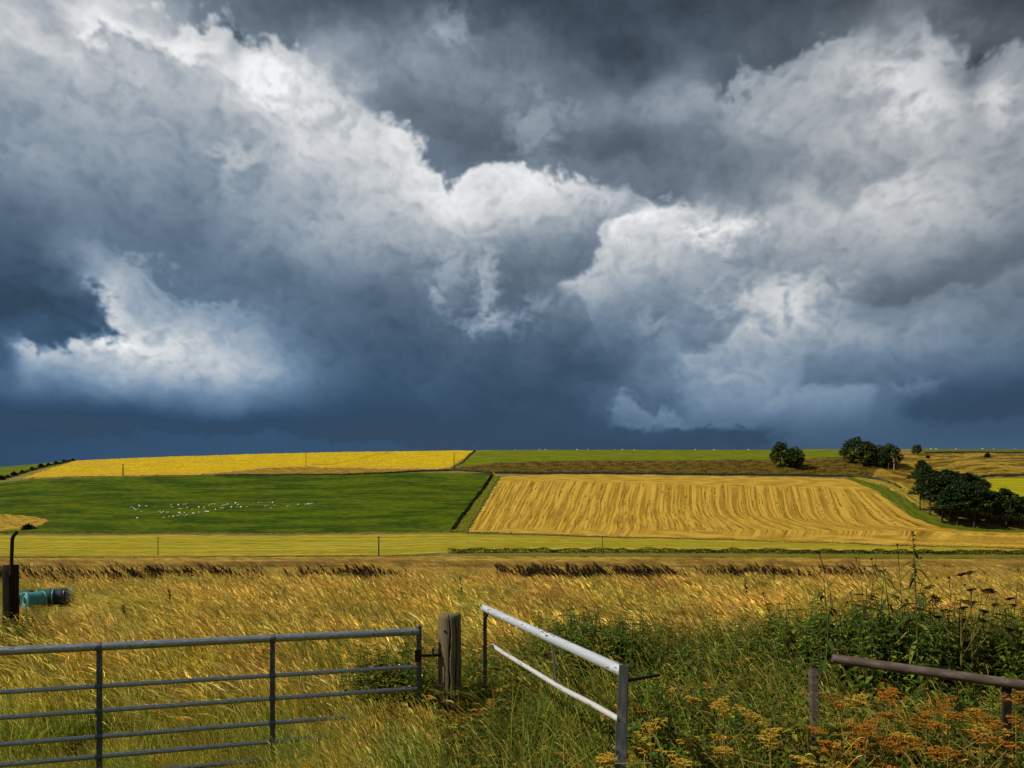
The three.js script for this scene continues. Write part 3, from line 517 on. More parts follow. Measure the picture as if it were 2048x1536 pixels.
// ---------- sheep ----------
{
  const mat = M.sheep, mc = new MarchingCubes(44, mat, false, false, 20000), N = 44, S = 0.85;
  const bones = [[[-0.42, 0.62, 0], [0.34, 0.64, 0], 0.27, 0.25], [[0.34, 0.70, 0], [0.56, 0.84, 0], 0.16, 0.12], [[0.54, 0.86, 0], [0.74, 0.76, 0], 0.11, 0.065], [[0.56, 0.90, 0.05], [0.54, 0.92, 0.17], 0.04, 0.03], [[0.56, 0.90, -0.05], [0.54, 0.92, -0.17], 0.04, 0.03], [[-0.6, 0.66, 0], [-0.68, 0.5, 0], 0.06, 0.05]];
  for (const x of [-0.40, 0.30]) for (const z of [-0.15, 0.15]) bones.push([[x, 0.5, z], [x + 0.02, 0.26, z], 0.09, 0.05], [[x + 0.02, 0.26, z], [x, 0.02, z], 0.05, 0.05]);
  const sd = (x, y, z) => { let m = 9; for (const [a, b, ra, rb] of bones) { const v = [b[0] - a[0], b[1] - a[1], b[2] - a[2]], q = [x - a[0], y - a[1], z - a[2]], t = clamp((q[0] * v[0] + q[1] * v[1] + q[2] * v[2]) / (v[0] ** 2 + v[1] ** 2 + v[2] ** 2), 0, 1), d = Math.hypot(q[0] - t * v[0], q[1] - t * v[1], q[2] - t * v[2]) - lerp(ra, rb, t), h = clamp(0.5 + 0.5 * (m - d) / 0.05, 0, 1); m = lerp(m, d, h) - 0.05 * h * (1 - h); } return m; };
  mc.isolation = 0;
  for (let k = 0; k < N; k++) for (let j = 0; j < N; j++) for (let i = 0; i < N; i++) mc.field[k * N * N + j * N + i] = -sd((i - N / 2) / (N / 2) * S, (j - N / 2) / (N / 2) * S + 0.5, (k - N / 2) / (N / 2) * S);
  mc.update();
  const g = new THREE.BufferGeometry(), n = mc.count, P = new Float32Array(n * 3), C = new Float32Array(n * 3);
  for (let k = 0; k < n; k++) { const x = mc.positionArray[k * 3] * S, y = mc.positionArray[k * 3 + 1] * S + 0.5, z = mc.positionArray[k * 3 + 2] * S; P.set([x, y, z], k * 3); const w = x > 0.5 || y < 0.3 ? [0.45, 0.40, 0.32] : [0.78, 0.74, 0.60]; C.set(w, k * 3); }
  g.setAttribute('position', new THREE.BufferAttribute(P, 3)); g.setAttribute('color', new THREE.BufferAttribute(C, 3));
  const body = mergeVertices(g, 1e-4); body.computeVertexNormals();
  const r = rng(71), flock = [[737, 408], [770, 400], [785, 408], [800, 415], [812, 388], [818, 395], [857, 395], [830, 426], [805, 464], [893, 432], [918, 432], [935, 430], [946, 433], [956, 430], [982, 433], [960, 460], [990, 455], [1015, 452], [1040, 447], [1050, 432], [1056, 440], [1070, 445], [1085, 450], [1095, 447], [1000, 392], [1010, 405], [1045, 390], [1052, 410], [1075, 387], [1090, 388], [1065, 412], [1098, 405], [1080, 432], [1125, 412], [1130, 436], [1140, 440], [1165, 432], [1180, 432], [1195, 402], [1197, 412], [1205, 425], [1218, 428], [1165, 402], [1225, 390], [1240, 385], [1255, 380], [1262, 415], [1295, 410], [1310, 412], [1305, 390], [1320, 388], [1333, 382], [1355, 402], [1380, 375], [1395, 385], [1385, 402], [1410, 400], [1445, 398], [1468, 382], [1485, 380], [1515, 370], [1513, 383], [1533, 370], [1555, 393], [1567, 390], [1580, 372], [1585, 407], [1597, 372], [1608, 386], [1685, 397], [1748, 387], [1790, 388], [1805, 383], [1818, 378], [1828, 380]];
  const one = (px, py, label, group, s) => { const m = mesh(numbered('sheep'), body, mat, scene), p = place(px, py); m.position.set(p.x, p.y + 0.28, p.z); m.rotation.y = r() * 6.28; m.scale.setScalar(s * (0.85 + 0.4 * r())); tag(m, label, 'sheep', group); };
  flock.forEach(([x, y], k) => one(x / 2.926, 880.5 + y / 2.926, k === 0 ? 'leftmost white sheep of the flock on the green pasture' : k === 8 ? 'lone white sheep below the left end of the flock' : k === flock.length - 1 ? 'rightmost white sheep of the flock on the green pasture' : x < 870 ? 'white sheep among the few at the left end of the flock' : x > 1680 ? 'white sheep among the few stragglers at the right end of the flock' : x > 1340 ? 'white sheep in the loose right part of the flock' : 'white sheep in the dense middle of the flock on the pasture', 'flock on the sheep pasture', 1.02));
  for (const px of [1031, 1053, 1067, 1079, 1091, 1154, 1160, 1176, 1193, 1199, 1231, 1245, 1269, 1316, 1345, 1390, 1428, 1470, 1497]) one(px, 901.2 + r() * 0.8, 'sheep standing along the skyline of the hilltop pasture', 'sheep on the hilltop pasture', 1.0);
  for (const px of [1862, 1872, 1912, 1965, 1988, 2030]) one(px, 899.9, 'sheep on the skyline right of the lone crest tree', 'sheep on the right crest', 1.1);
}

// ---------- gate, posts and rails ----------
const view = (px, py, d) => new THREE.Vector3((px - 1024) / F * d, high(py, d), -d);
const speck = (w, h, a, b, c, f, amt) => texture(w, h, (u, v) => { const n = n2(u * f[0], v * f[1]), m = n2(u * f[0] * 4 + 3, v * f[1] * 4), e = n2(u * w * 0.4, v * h * 0.4); const q = mix3(mix3(a, b, smooth(-0.3, 0.6, n)), c, amt * smooth(0.35, 0.75, m * 0.7 + n * 0.4)), k = 1 + 0.12 * e; return [q[0] * k, q[1] * k, q[2] * k]; });
const steel = new THREE.MeshPhysicalMaterial({ map: speck(128, 1024, [0.30, 0.325, 0.35], [0.42, 0.45, 0.475], [0.10, 0.09, 0.075], [3, 110], 1.0), metalness: 0.8, roughness: 0.36, roughnessMap: heightTexture(64, 512, (u, v) => 0.78 + 0.22 * n2(u * 5, v * 90)) });
const steelDark = new THREE.MeshPhysicalMaterial({ map: speck(256, 128, [0.075, 0.085, 0.088], [0.15, 0.16, 0.165], [0.05, 0.038, 0.026], [9, 6], 1.0), metalness: 0.4, roughness: 0.6 });
const steelPale = new THREE.MeshPhysicalMaterial({ map: speck(128, 1024, [0.52, 0.54, 0.57], [0.66, 0.67, 0.69], [0.10, 0.085, 0.065], [2.5, 34], 1.0), metalness: 0.35, roughness: 0.45 });
const steelWorn = new THREE.MeshPhysicalMaterial({ map: speck(512, 128, [0.50, 0.50, 0.49], [0.62, 0.60, 0.57], [0.14, 0.08, 0.06], [40, 3], 1.0), metalness: 0.25, roughness: 0.6 });
const rust = new THREE.MeshPhysicalMaterial({ map: speck(128, 512, [0.085, 0.055, 0.042], [0.12, 0.085, 0.068], [0.20, 0.15, 0.12], [4, 40], 0.8), metalness: 0.1, roughness: 0.62, bumpMap: heightTexture(64, 512, (u, v) => 0.5 + 0.5 * fbm2(u * 16, v * 120, 3)), bumpScale: 0.002 });
const iron = new THREE.MeshPhysicalMaterial({ map: speck(128, 128, [0.018, 0.014, 0.011], [0.03, 0.022, 0.016], [0.05, 0.03, 0.02], [5, 8], 0.6), roughness: 0.85, specularIntensity: 0.3 });
const UPV = new THREE.Vector3(0, 1, 0);
function pipe(a, b, radius, o = new THREE.Vector3(), sides = 20) {      // closed round bar with softened ends
  const L = a.distanceTo(b), e = Math.min(radius * 0.18, 0.006), prof = [[0.0001, -L / 2], [radius - e, -L / 2], [radius, -L / 2 + e], [radius, L / 2 - e], [radius - e, L / 2], [0.0001, L / 2]].map(([x, y]) => new THREE.Vector2(x, y));
  const g = new THREE.LatheGeometry(prof, sides); g.applyQuaternion(new THREE.Quaternion().setFromUnitVectors(UPV, b.clone().sub(a).normalize())); const m = a.clone().add(b).multiplyScalar(0.5).sub(o); g.translate(m.x, m.y, m.z);
  return g;
}
function bentPipe(points, radius, o = new THREE.Vector3(), n = 40) { return new THREE.TubeGeometry(new THREE.CatmullRomCurve3(points.map((p) => p.clone().sub(o)), false, 'catmullrom', 0.25), n, radius, 14, false); }
function flatBar(a, b, wide, thick, across, o = new THREE.Vector3()) {    // rectangular bar with chamfered edges
  const L = a.distanceTo(b), s = new THREE.Shape(), w = wide / 2, t = thick / 2, c = Math.min(t, w) * 0.35;
  s.moveTo(-w + c, -t); s.lineTo(w - c, -t); s.lineTo(w, -t + c); s.lineTo(w, t - c); s.lineTo(w - c, t); s.lineTo(-w + c, t); s.lineTo(-w, t - c); s.lineTo(-w, -t + c); s.closePath();
  const g = new THREE.ExtrudeGeometry(s, { depth: L, bevelEnabled: false, steps: 1 }), z = b.clone().sub(a).normalize(), x = across.clone().addScaledVector(z, -across.dot(z)).normalize(), y = z.clone().cross(x);
  g.applyMatrix4(new THREE.Matrix4().makeBasis(x, y, z)); g.translate(a.x - o.x, a.y - o.y, a.z - o.z);
  return g;
}
{
  const right = view(838, 1263, 5.9), near = view(0, 1302, 5.05), e = new THREE.Vector3(right.x - near.x, 0, right.z - near.z).normalize(), left = right.clone().addScaledVector(e, -3.66); left.y = right.y;
  const O = new THREE.Vector3(right.x, 0, right.z), gate = thing('field_gate', 'galvanised tubular steel field gate closed across the left of the foreground', 'gate'); gate.position.copy(O);
  const rail = (y, r, name) => mesh(name, pipe(left.clone().setY(y + 0.012 * 0), right.clone().setY(y), r, O), steel, gate);
  rail(right.y, 0.029, 'top_rail');
  for (const y of [0.842, 0.671, 0.49, 0.352, 0.22]) rail(y, 0.0165, 'rail');
  const back = new THREE.Vector3(e.z, 0, -e.x).multiplyScalar(0.012);
  const stile = (px) => { let k = 0; for (let n = 0; n < 60; n++) { const q = right.clone().addScaledVector(e, -k), p = 1024 + F * q.x / -q.z; k += (p - px) * 0.0022; } const q = right.clone().addScaledVector(e, -k).add(back); for (const [y, rr] of [[right.y, 0.029], [0.842, 0.0165], [0.671, 0.0165], [0.49, 0.0165], [0.352, 0.0165]]) { const w = right.clone().addScaledVector(e, -k).setY(y); mesh('weld', pipe(w.clone().addScaledVector(e, -0.024), w.clone().addScaledVector(e, 0.024), rr + 0.003, O, 14), steelDark, gate); } mesh('stile', flatBar(q.clone().setY(0.2), q.clone().setY(right.y - 0.012), 0.036, 0.014, e, O), steelDark, gate); };
  stile(198); stile(545);
  const q = right.clone(); const end = mesh('end_stile', pipe(q.clone().setY(0.19), q.clone().setY(right.y + 0.035), 0.020, O), steelDark, gate); mesh('cap', pipe(q.clone().setY(right.y + 0.036), q.clone().setY(right.y + 0.048), 0.022, O), steelDark, end);
  mesh('hinge_stile', pipe(left.clone().setY(0.19), left.clone().setY(right.y + 0.03), 0.022, O), steelDark, gate);
  const l0 = view(836, 1312, 5.9), l1 = view(884, 1310, 5.93); const latch = mesh('latch_bar', pipe(l0, l1, 0.011, O, 10), iron, gate);
  mesh('latch_handle', pipe(view(866, 1313, 5.9), view(866, 1297, 5.9), 0.009, O, 8), iron, latch); mesh('latch_plate', flatBar(view(836, 1324, 5.88), view(836, 1300, 5.88), 0.05, 0.008, e, O), iron, latch);
}
// round wooden gate post with drying cracks
function timberPost(base, radius, tall, seed, tones, cracks) {
  const b = new Build(), nt = 120, ny = 60, r = rng(seed), cr = Array.from({ length: cracks }, (_, k) => ({ a: (k + 0.3 + 0.5 * r()) / cracks * 2 * Math.PI, w: 0.035 + 0.06 * r(), lo: -0.3 + 0.9 * r() * r(), hi: 0.75 + 0.4 * r(), dep: 0.10 + 0.16 * r(), s: r() * 50 }));
  const ring = [];
  for (let j = 0; j <= ny; j++) {
    const y = j / ny, row = [];
    for (let i = 0; i < nt; i++) {
      const q = i / nt * 2 * Math.PI; let rad = radius * (1 + 0.025 * n3(Math.cos(q) * 1.5, y * 2 + seed, Math.sin(q) * 1.5) - 0.03 * y + 0.012 * n3(Math.cos(q) * 14, y * 2.2, Math.sin(q) * 14)), deep = 0;
      for (const c of cr) { let dq = q - c.a - 0.10 * n2(y * 3, c.s) - 0.03 * n2(y * 11, c.s); dq = Math.atan2(Math.sin(dq), Math.cos(dq)); if (y > c.lo && y < c.hi) { const w = c.w * Math.min(1, (y - c.lo) * 6, (c.hi - y) * 6) * (0.7 + 0.5 * n2(y * 6, c.s + 5)); if (w > 0.004 && Math.abs(dq) < w) { const f = 1 - (dq / w) ** 2; rad -= radius * c.dep * 2.6 * f; deep = Math.max(deep, f); } } }
      if (y > 0.985) rad *= 0.97;
      const g = 0.5 + 0.5 * n3(Math.cos(q) * 9, y * 1.5 + seed, Math.sin(q) * 9), f = 0.5 + 0.5 * n3(Math.cos(q) * 34, y * 4, Math.sin(q) * 34), k = mix3(mix3(tones[0], tones[1], g), tones[2], 0.6 * smooth(0.55, 0.95, f));
      row.push(b.v(rad * Math.cos(q), y * tall, rad * Math.sin(q), k));
    }
    if (j) for (let i = 0; i < nt; i++) b.quad(ring[j - 1][i], row[i], row[(i + 1) % nt], ring[j - 1][(i + 1) % nt]);
    ring.push(row);
  }
  const top = ring.at(-1), inner = top.map((v) => b.v(b.p[v * 3] * 0.6, tall + 0.004, b.p[v * 3 + 2] * 0.6, mix3(tones[1], tones[2], r()))), mid = b.v(0, tall + 0.006, 0, tones[1]);
  for (let i = 0; i < nt; i++) { const n = (i + 1) % nt; b.quad(top[i], inner[i], inner[n], top[n]); b.tri(inner[i], mid, inner[n]); }
  const g = b.geometry(); g.translate(base.x, base.y, base.z);
  return g;
}
{
  const p = view(899, 1228, 6.0), post = thing('gate_post', 'round weathered wooden gate post with drying cracks beside the gate latch', 'post'); post.position.set(p.x, -0.3, p.z);
  mesh('timber', timberPost(new THREE.Vector3(), 0.094, p.y + 0.3, 5, [[0.115, 0.085, 0.045], [0.19, 0.15, 0.085], [0.06, 0.042, 0.022]], 11), M.wood, post);
  const n1 = new THREE.Vector3(-0.03, p.y + 0.3 - 0.125, 0.088); mesh('knot', pipe(n1, n1.clone().add(new THREE.Vector3(0, 0, 0.008)), 0.010, undefined, 10), iron, post);
}
{
  // two-rail galvanised panel that runs from behind the post towards the road
  const A = view(970, 1217, 6.3), B = view(1247, 1343, 3.9), O = new THREE.Vector3(B.x, 0, B.z), o = thing('rail_panel', 'pale galvanised two-rail barrier slanting towards the viewer right of the wooden post', 'barrier'); o.position.copy(O);
  const e = B.clone().sub(A).normalize(), side = new THREE.Vector3(e.z, 0, -e.x).normalize();
  mesh('top_rail', pipe(A.clone().addScaledVector(e, -0.04), B, 0.030, O, 24), steelPale, o);
  mesh('lower_rail', bentPipe([view(985, 1291, 6.15), view(1004, 1304, 5.9), view(1060, 1338, 5.3), view(1122, 1376, 4.7), view(1180, 1406, 4.25), view(1240, 1440, 3.9)], 0.0165, O), steelWorn, o);
  const b0 = view(1248, 1330, 3.88), b1 = view(1243, 1445, 3.88), b2 = new THREE.Vector3(b1.x - 0.03, -0.2, b1.z); const plate = mesh('end_post', flatBar(b2, b1, 0.060, 0.012, new THREE.Vector3(1, 0, 0.1), O), steelDark, o); mesh('post_head', flatBar(b1, b0, 0.050, 0.012, new THREE.Vector3(1, 0, 0.1), O), steelDark, plate);
  mesh('flange', flatBar(b2.clone().add(new THREE.Vector3(0.026, 0, -0.03)), b0.clone().add(new THREE.Vector3(0.022, -0.01, -0.03)), 0.012, 0.055, new THREE.Vector3(1, 0, 0.1), O), steelDark, plate);
  mesh('far_post', flatBar(new THREE.Vector3(A.x, -0.2, A.z), A, 0.032, 0.012, new THREE.Vector3(1, 0, 0), O), iron, o);
  mesh('bracket', flatBar(view(976, 1222, 6.25), view(969, 1240, 6.28), 0.03, 0.010, new THREE.Vector3(1, 0, 0), O), steelDark, o);
  mesh('tie_rod', pipe(view(1103, 1284, 4.85), view(1114, 1374, 4.78), 0.006, O, 8), steelDark, o);
  mesh('strut', pipe(view(1250, 1362, 3.92), view(1318, 1350, 4.25), 0.009, O, 8), iron, o);
  for (const [px, py, d] of [[1082, 1268, 5.05], [1097, 1274, 4.95], [1110, 1279, 4.85]]) mesh('lichen_spot', pipe(view(px, py, d), view(px, py - 3, d), 0.012, O, 7), iron, o);
}
{
  const a = view(1664, 1317, 4.6), b = view(2110, 1379, 4.25), O = new THREE.Vector3(a.x, 0, a.z), o = thing('rusty_rail', 'rusty brown tubular rail leaning out of the weeds at the right edge', 'rail'); o.position.copy(O);
  mesh('tube', pipe(a, b, 0.029, O, 20), rust, o);
  const s = view(2014, 1366, 4.33); mesh('support_post', flatBar(new THREE.Vector3(s.x, -0.2, s.z - 0.02), s, 0.05, 0.02, new THREE.Vector3(1, 0, 0), O), iron, o);
}
{
  const a = view(1630, 1338, 4.4), O = new THREE.Vector3(a.x + 0.02, -0.2, a.z), o = thing('iron_stake', 'short rusty angle-iron stake standing in the weeds left of the rusty rail', 'stake'); o.position.copy(O);
  mesh('shaft', flatBar(O, a, 0.036, 0.008, new THREE.Vector3(1, 0, 0.2), O), rust, o); mesh('flange', flatBar(O.clone().add(new THREE.Vector3(-0.017, 0, -0.022)), a.clone().add(new THREE.Vector3(-0.017, 0, -0.022)), 0.008, 0.042, new THREE.Vector3(1, 0, 0), O), rust, o);
  mesh('bolt', pipe(view(1634, 1353, 4.395), view(1634, 1353, 4.375), 0.007, O, 8), iron, o);
}
{
  const t = view(21.5, 1130, 9.8), o = thing('fence_post', 'dark square fence post carrying a bent iron upright at the left edge', 'post'); o.position.set(t.x, -0.3, t.z);
  const b = new Build(), n = 14, h = t.y + 0.3, r = rng(9), rows_ = [];
  for (let j = 0; j <= n; j++) { const w = 0.076, ring = []; for (let i = 0; i < 16; i++) { const q = (i + 0.5) / 16 * 2 * Math.PI, m = Math.min(1 / Math.abs(Math.cos(q)), 1 / Math.abs(Math.sin(q)), 1.28), k = 0.7 + 0.6 * r(); ring.push(b.v(w * m * Math.cos(q) + 0.004 * n2(j * 0.7, i), h * j / n, w * m * Math.sin(q), [0.022 * k, 0.017 * k, 0.012 * k])); } if (j) for (let i = 0; i < 16; i++) b.quad(rows_[j - 1][i], ring[i], ring[(i + 1) % 16], rows_[j - 1][(i + 1) % 16]); rows_.push(ring); }
  const c = b.v(0, h + 0.004, 0, [0.03, 0.023, 0.016]); for (let i = 0; i < 16; i++) b.tri(rows_[n][i], c, rows_[n][(i + 1) % 16]);
  mesh('timber', b.geometry(), M.wood, o);
  const bend = [view(23, 1150, 9.72), view(23, 1120, 9.72), view(24, 1095, 9.72), view(24.5, 1079, 9.72), view(27, 1072, 9.72), view(34, 1064, 9.72)]; mesh('bent_iron', bentPipe(bend, 0.022, o.position, 30), iron, o);
}
// plastic drums lying in the grass behind that post
{
  const plastic = (c, rough = 0.35) => new THREE.MeshPhysicalMaterial({ map: speck(128, 128, c, c.map((v) => v * 1.25 + 0.004), [0.05, 0.05, 0.04], [4, 6], 0.5), roughness: rough, clearcoat: 0.15, clearcoatRoughness: 0.4 });
  const kit = { teal: plastic([0.03, 0.19, 0.18]), rim: plastic([0.10, 0.30, 0.29]), green: plastic([0.012, 0.055, 0.04]), black: plastic([0.016, 0.024, 0.028]), grey: plastic([0.05, 0.055, 0.06]), pale: plastic([0.24, 0.25, 0.26]), hole: plastic([0.008, 0.01, 0.01]) };
  const drum = (px, d, len, rad, body, rim, turn, label, open) => {
    const o = thing('plastic_drum', label, 'drum', 'drums lying in the long grass'), p = spot(px, d); o.position.set(p.x, p.y + rad, p.z); o.rotation.y = turn;
    const q = (list) => { const g = new THREE.LatheGeometry(list.map(([x, y]) => new THREE.Vector2(x, y)), 28); g.rotateZ(Math.PI / 2); return g; };
    const h = len / 2, R = rad;
    mesh('body', q([[0.001, -h], [R * 0.86, -h], [R * 0.97, -h + 0.015], [R, -h + 0.05], [R * 0.985, -h * 0.35], [R * 0.965, -h * 0.3], [R * 0.965, h * 0.3], [R * 0.985, h * 0.35], [R, h - 0.05], [R * 0.97, h - 0.015], [R * 0.86, h], [R * 0.5, h + 0.002], [0.001, h + 0.002]]), body, o);
    mesh('rim', q([[R * 0.9, h - 0.012], [R * 1.03, h - 0.012], [R * 1.04, h + 0.01], [R * 0.95, h + 0.02], [R * 0.88, h + 0.012], [R * 0.9, h - 0.012]]), rim, o); mesh('rim', q([[R * 0.9, -h - 0.012], [R * 1.03, -h - 0.012], [R * 1.04, -h + 0.01], [R * 0.95, -h + 0.014], [R * 0.9, -h - 0.012]]), rim, o);
    if (open) { mesh('end_ring', q([[R * 0.46, h + 0.004], [R * 0.56, h + 0.02], [R * 0.62, h + 0.004]]), rim, o); mesh('bung_hole', q([[0.001, h + 0.006], [R * 0.30, h + 0.006], [R * 0.32, h + 0.003]]), kit.hole, o); }
  };
  drum(44, 16.6, 0.36, 0.17, kit.green, kit.green, 0.15, 'dark green drum lying furthest left behind the teal drum');
  drum(68, 16.0, 0.34, 0.185, kit.teal, kit.rim, 0.95, 'bright teal drum with its round holed end facing the viewer', true);
  drum(92, 16.5, 0.30, 0.19, kit.green, kit.rim, 0.35, 'dark bottle-green drum with pale teal rim, right of the teal drum');
  drum(116, 16.6, 0.30, 0.19, kit.black, kit.grey, 0.3, 'blackish drum with a grey rim, second from the right');
  drum(139, 16.8, 0.22, 0.185, kit.pale, kit.grey, 0.3, 'pale grey drum lying at the right end of the row');
}

// ---------- vegetation of the foreground ----------
const V = { grass: leafy(0.42), weed: leafy(0.38), stem: matte() };
const dirOf = (q) => [Math.cos(q), 0, Math.sin(q)];
function bladePath(x, z, tall, lean, q, n, curl = 1.8) {             // curve that starts upright and bends over towards bearing q
  const out = []; for (let k = 0; k <= n; k++) { const t = k / n; out.push([x + Math.cos(q) * lean * Math.pow(t, curl), tall * (t - 0.22 * lean / tall * t * t * t), z + Math.sin(q) * lean * Math.pow(t, curl)]); } return out;
}
const WIND = Math.PI;                                                // blown towards the left
function seedGrass(seed, { stems = 15, tall = 1, lean = 0.3, head = 0.21, headWide = 0.018, stemTone = [[0.66, 0.47, 0.11], [0.54, 0.41, 0.075], [0.34, 0.33, 0.05]], headTone = [[0.82, 0.58, 0.18], [0.74, 0.48, 0.12], [0.62, 0.36, 0.10]], leaves = 8, spread = 0.24 } = {}) {
  const r = rng(seed), b = new Build();
  for (let s = 0; s < stems; s++) {
    const q = WIND + (r() - 0.5) * 1.7, a = r() * 6.28, ra = spread * Math.sqrt(r()), h = tall * (0.62 + 0.42 * r()), L = h * lean * (0.5 + r()), path = bladePath(ra * Math.cos(a), ra * Math.sin(a), h, L, q, 5), m = 0.75 + 0.5 * r();
    const across = [-Math.sin(q + 0.9 * (r() - 0.5)), 0.15 * (r() - 0.5), Math.cos(q)], c = stemTone[Math.floor(r() * 3)].map((v) => v * m);
    b.ribbon(path, [1, 0, 0.2], [0.008, 0.0075, 0.007, 0.006, 0.006, 0.005], c);
    const t0 = path[5], t1 = path[4], d = new THREE.Vector3(t0[0] - t1[0], t0[1] - t1[1], t0[2] - t1[2]).normalize(), hl = head * (0.6 + 0.7 * r()), hw = headWide * (0.6 + 0.8 * r()), hc = headTone[Math.floor(r() * 3)].map((v) => v * m), hp = [];
    for (let k = 0; k <= 4; k++) { const t = k / 4; hp.push([t0[0] + d.x * hl * t + Math.cos(q) * hl * 0.3 * t * t, t0[1] + d.y * hl * t - hl * 0.28 * t * t, t0[2] + d.z * hl * t + Math.sin(q) * hl * 0.3 * t * t]); }
    b.ribbon(hp, [0.97, 0.2, 0.15], [hw * 0.4, hw, hw * 0.9, hw * 0.6, 0.001], hc); b.ribbon(hp, [0.1, 0.3, 0.95], [hw * 0.3, hw * 0.8, hw * 0.7, hw * 0.4, 0.001], hc);
  }
  for (let s = 0; s < leaves; s++) {
    const q = WIND + (r() - 0.5) * 4, a = r() * 6.28, ra = spread * Math.sqrt(r()), h = tall * (0.35 + 0.35 * r()), m = 0.7 + 0.6 * r();
    b.ribbon(bladePath(ra * Math.cos(a), ra * Math.sin(a), h, h * (0.4 + 0.8 * r()), q, 4), [-Math.sin(q), 0, Math.cos(q)], [0.008, 0.009, 0.008, 0.006, 0.001], stemTone[Math.floor(r() * 3)].map((v) => v * m * 0.95));
  }
  return b.geometry();
}
function greenTussock(seed, tones, blades = 26, wide = 0.011) {
  const r = rng(seed), b = new Build();
  for (let s = 0; s < blades; s++) { const q = r() * 6.28, a = r() * 6.28, ra = 0.13 * Math.sqrt(r()), h = 0.55 + 0.45 * r(), m = 0.65 + 0.7 * r(), w = wide * (0.7 + 0.7 * r()); b.ribbon(bladePath(ra * Math.cos(a), ra * Math.sin(a), h, h * (0.25 + 0.75 * r()), q, 6, 2.2), [-Math.sin(q), 0, Math.cos(q)], [w * 0.8, w, w, w * 0.9, w * 0.7, w * 0.45, 0.001], tones[Math.floor(r() * tones.length)].map((v) => v * m)); }
  return b.geometry();
}
function leafyStems(seed, tones, { stems = 5, step = 0.055, leaf = 0.085, wide = 0.042, spread = 0.2, bare = 0.1 } = {}) {
  const r = rng(seed), b = new Build();
  for (let s = 0; s < stems; s++) {
    const a = r() * 6.28, ra = spread * Math.sqrt(r()), h = 0.7 + 0.35 * r(), q = r() * 6.28, L = 0.18 * r(), P = bladePath(ra * Math.cos(a), ra * Math.sin(a), h, L, q, 6), m0 = 0.7 + 0.6 * r();
    b.tube(P, [0.006, 0.006, 0.005, 0.005, 0.004, 0.003, 0.002], 4, [0.09 * m0, 0.10 * m0, 0.025 * m0]);
    let tw = r() * 3;
    for (let y = bare; y < h; y += step * (0.8 + 0.5 * r())) {
      const t = clamp(y / h, 0, 0.999) * 6, k = Math.floor(t), f = t - k, p = [0, 1, 2].map((n) => lerp(P[k][n], P[k + 1][n], f)), size = leaf * (0.45 + 0.75 * Math.sin(Math.PI * clamp(0.15 + 0.8 * y / h, 0, 1))) * (0.75 + 0.5 * r()), c0 = tones[Math.floor(r() * tones.length)], m = m0 * (0.65 + 0.7 * r());
      for (const o of [0, Math.PI]) { const w = tw + o + 0.5 * (r() - 0.5); b.leaf(p, [Math.cos(w), 0.35 - 0.5 * r(), Math.sin(w)], [0.3 * (r() - 0.5), 1, 0.3 * (r() - 0.5)], size, size * wide / leaf, c0.map((v) => v * m), 0.2, 0.35); }
      tw += Math.PI / 2;
    }
  }
  return b.geometry();
}
function fernFoliage(seed, tones, fronds = 7) {                      // cut, pinnate foliage of cow parsley and hogweed
  const r = rng(seed), b = new Build();
  for (let s = 0; s < fronds; s++) {
    const q = s / fronds * 6.28 + r(), h = 0.45 + 0.5 * r(), P = bladePath(0.05 * (r() - 0.5), 0.05 * (r() - 0.5), h, 0.2 + 0.3 * r(), q, 6, 1.6), c0 = tones[Math.floor(r() * tones.length)], m0 = 0.7 + 0.6 * r();
    b.tube(P, [0.004, 0.004, 0.0035, 0.003, 0.003, 0.002, 0.001], 3, c0.map((v) => v * 0.8 * m0));
    for (let k = 2; k <= 6; k++) for (const o of [-1, 1]) {
      const w = q + o * 1.15, R = 0.20 * (1 - 0.10 * (k - 2)) * (0.7 + 0.5 * r()), p = P[k], e = [p[0] + Math.cos(w) * R, p[1] - 0.04 + 0.08 * r(), p[2] + Math.sin(w) * R];
      for (let j = 1; j <= 5; j++) { const f = j / 5, at = [0, 1, 2].map((n) => lerp(p[n], e[n], f)), m = m0 * (0.65 + 0.7 * r()), L = 0.055 * (1.1 - 0.6 * f) * (0.7 + 0.6 * r()); for (const s2 of [-1, 1]) { const w2 = w + s2 * 0.9; b.leaf(at, [Math.cos(w2), 0.5 * (r() - 0.5), Math.sin(w2)], [0.4 * (r() - 0.5), 1, 0.4 * (r() - 0.5)], L, L * 0.45, c0.map((v) => v * m), 0.2, 0.2); } }
    }
  }
  return b.geometry();
}
const gold = [1, 2, 3, 4].map((k) => seedGrass(100 + k, { lean: 0.30 + 0.05 * k }));
const feather = [1, 2].map((k) => seedGrass(110 + k, { lean: 0.55, head: 0.26, headWide: 0.017, stems: 9, leaves: 10, spread: 0.3, headTone: [[0.86, 0.70, 0.30], [0.80, 0.62, 0.22], [0.70, 0.56, 0.22]], stemTone: [[0.72, 0.58, 0.18], [0.62, 0.50, 0.13], [0.44, 0.42, 0.08]] }));
const rye = [1, 2].map((k) => seedGrass(120 + k, { lean: 0.2, head: 0.12, headWide: 0.016, stems: 17, leaves: 12, headTone: [[0.80, 0.58, 0.17], [0.70, 0.50, 0.12], [0.55, 0.42, 0.10]], stemTone: [[0.64, 0.48, 0.10], [0.46, 0.40, 0.06], [0.28, 0.33, 0.045]] }));
const wisp = [1, 2, 3].map((k) => seedGrass(126 + k, { lean: 0.22 + 0.1 * k, head: 0.09, headWide: 0.008, stems: 8, leaves: 9, headTone: [[0.72, 0.56, 0.20], [0.56, 0.44, 0.13], [0.42, 0.30, 0.09]], stemTone: [[0.50, 0.42, 0.09], [0.30, 0.32, 0.05], [0.18, 0.25, 0.03]] }));
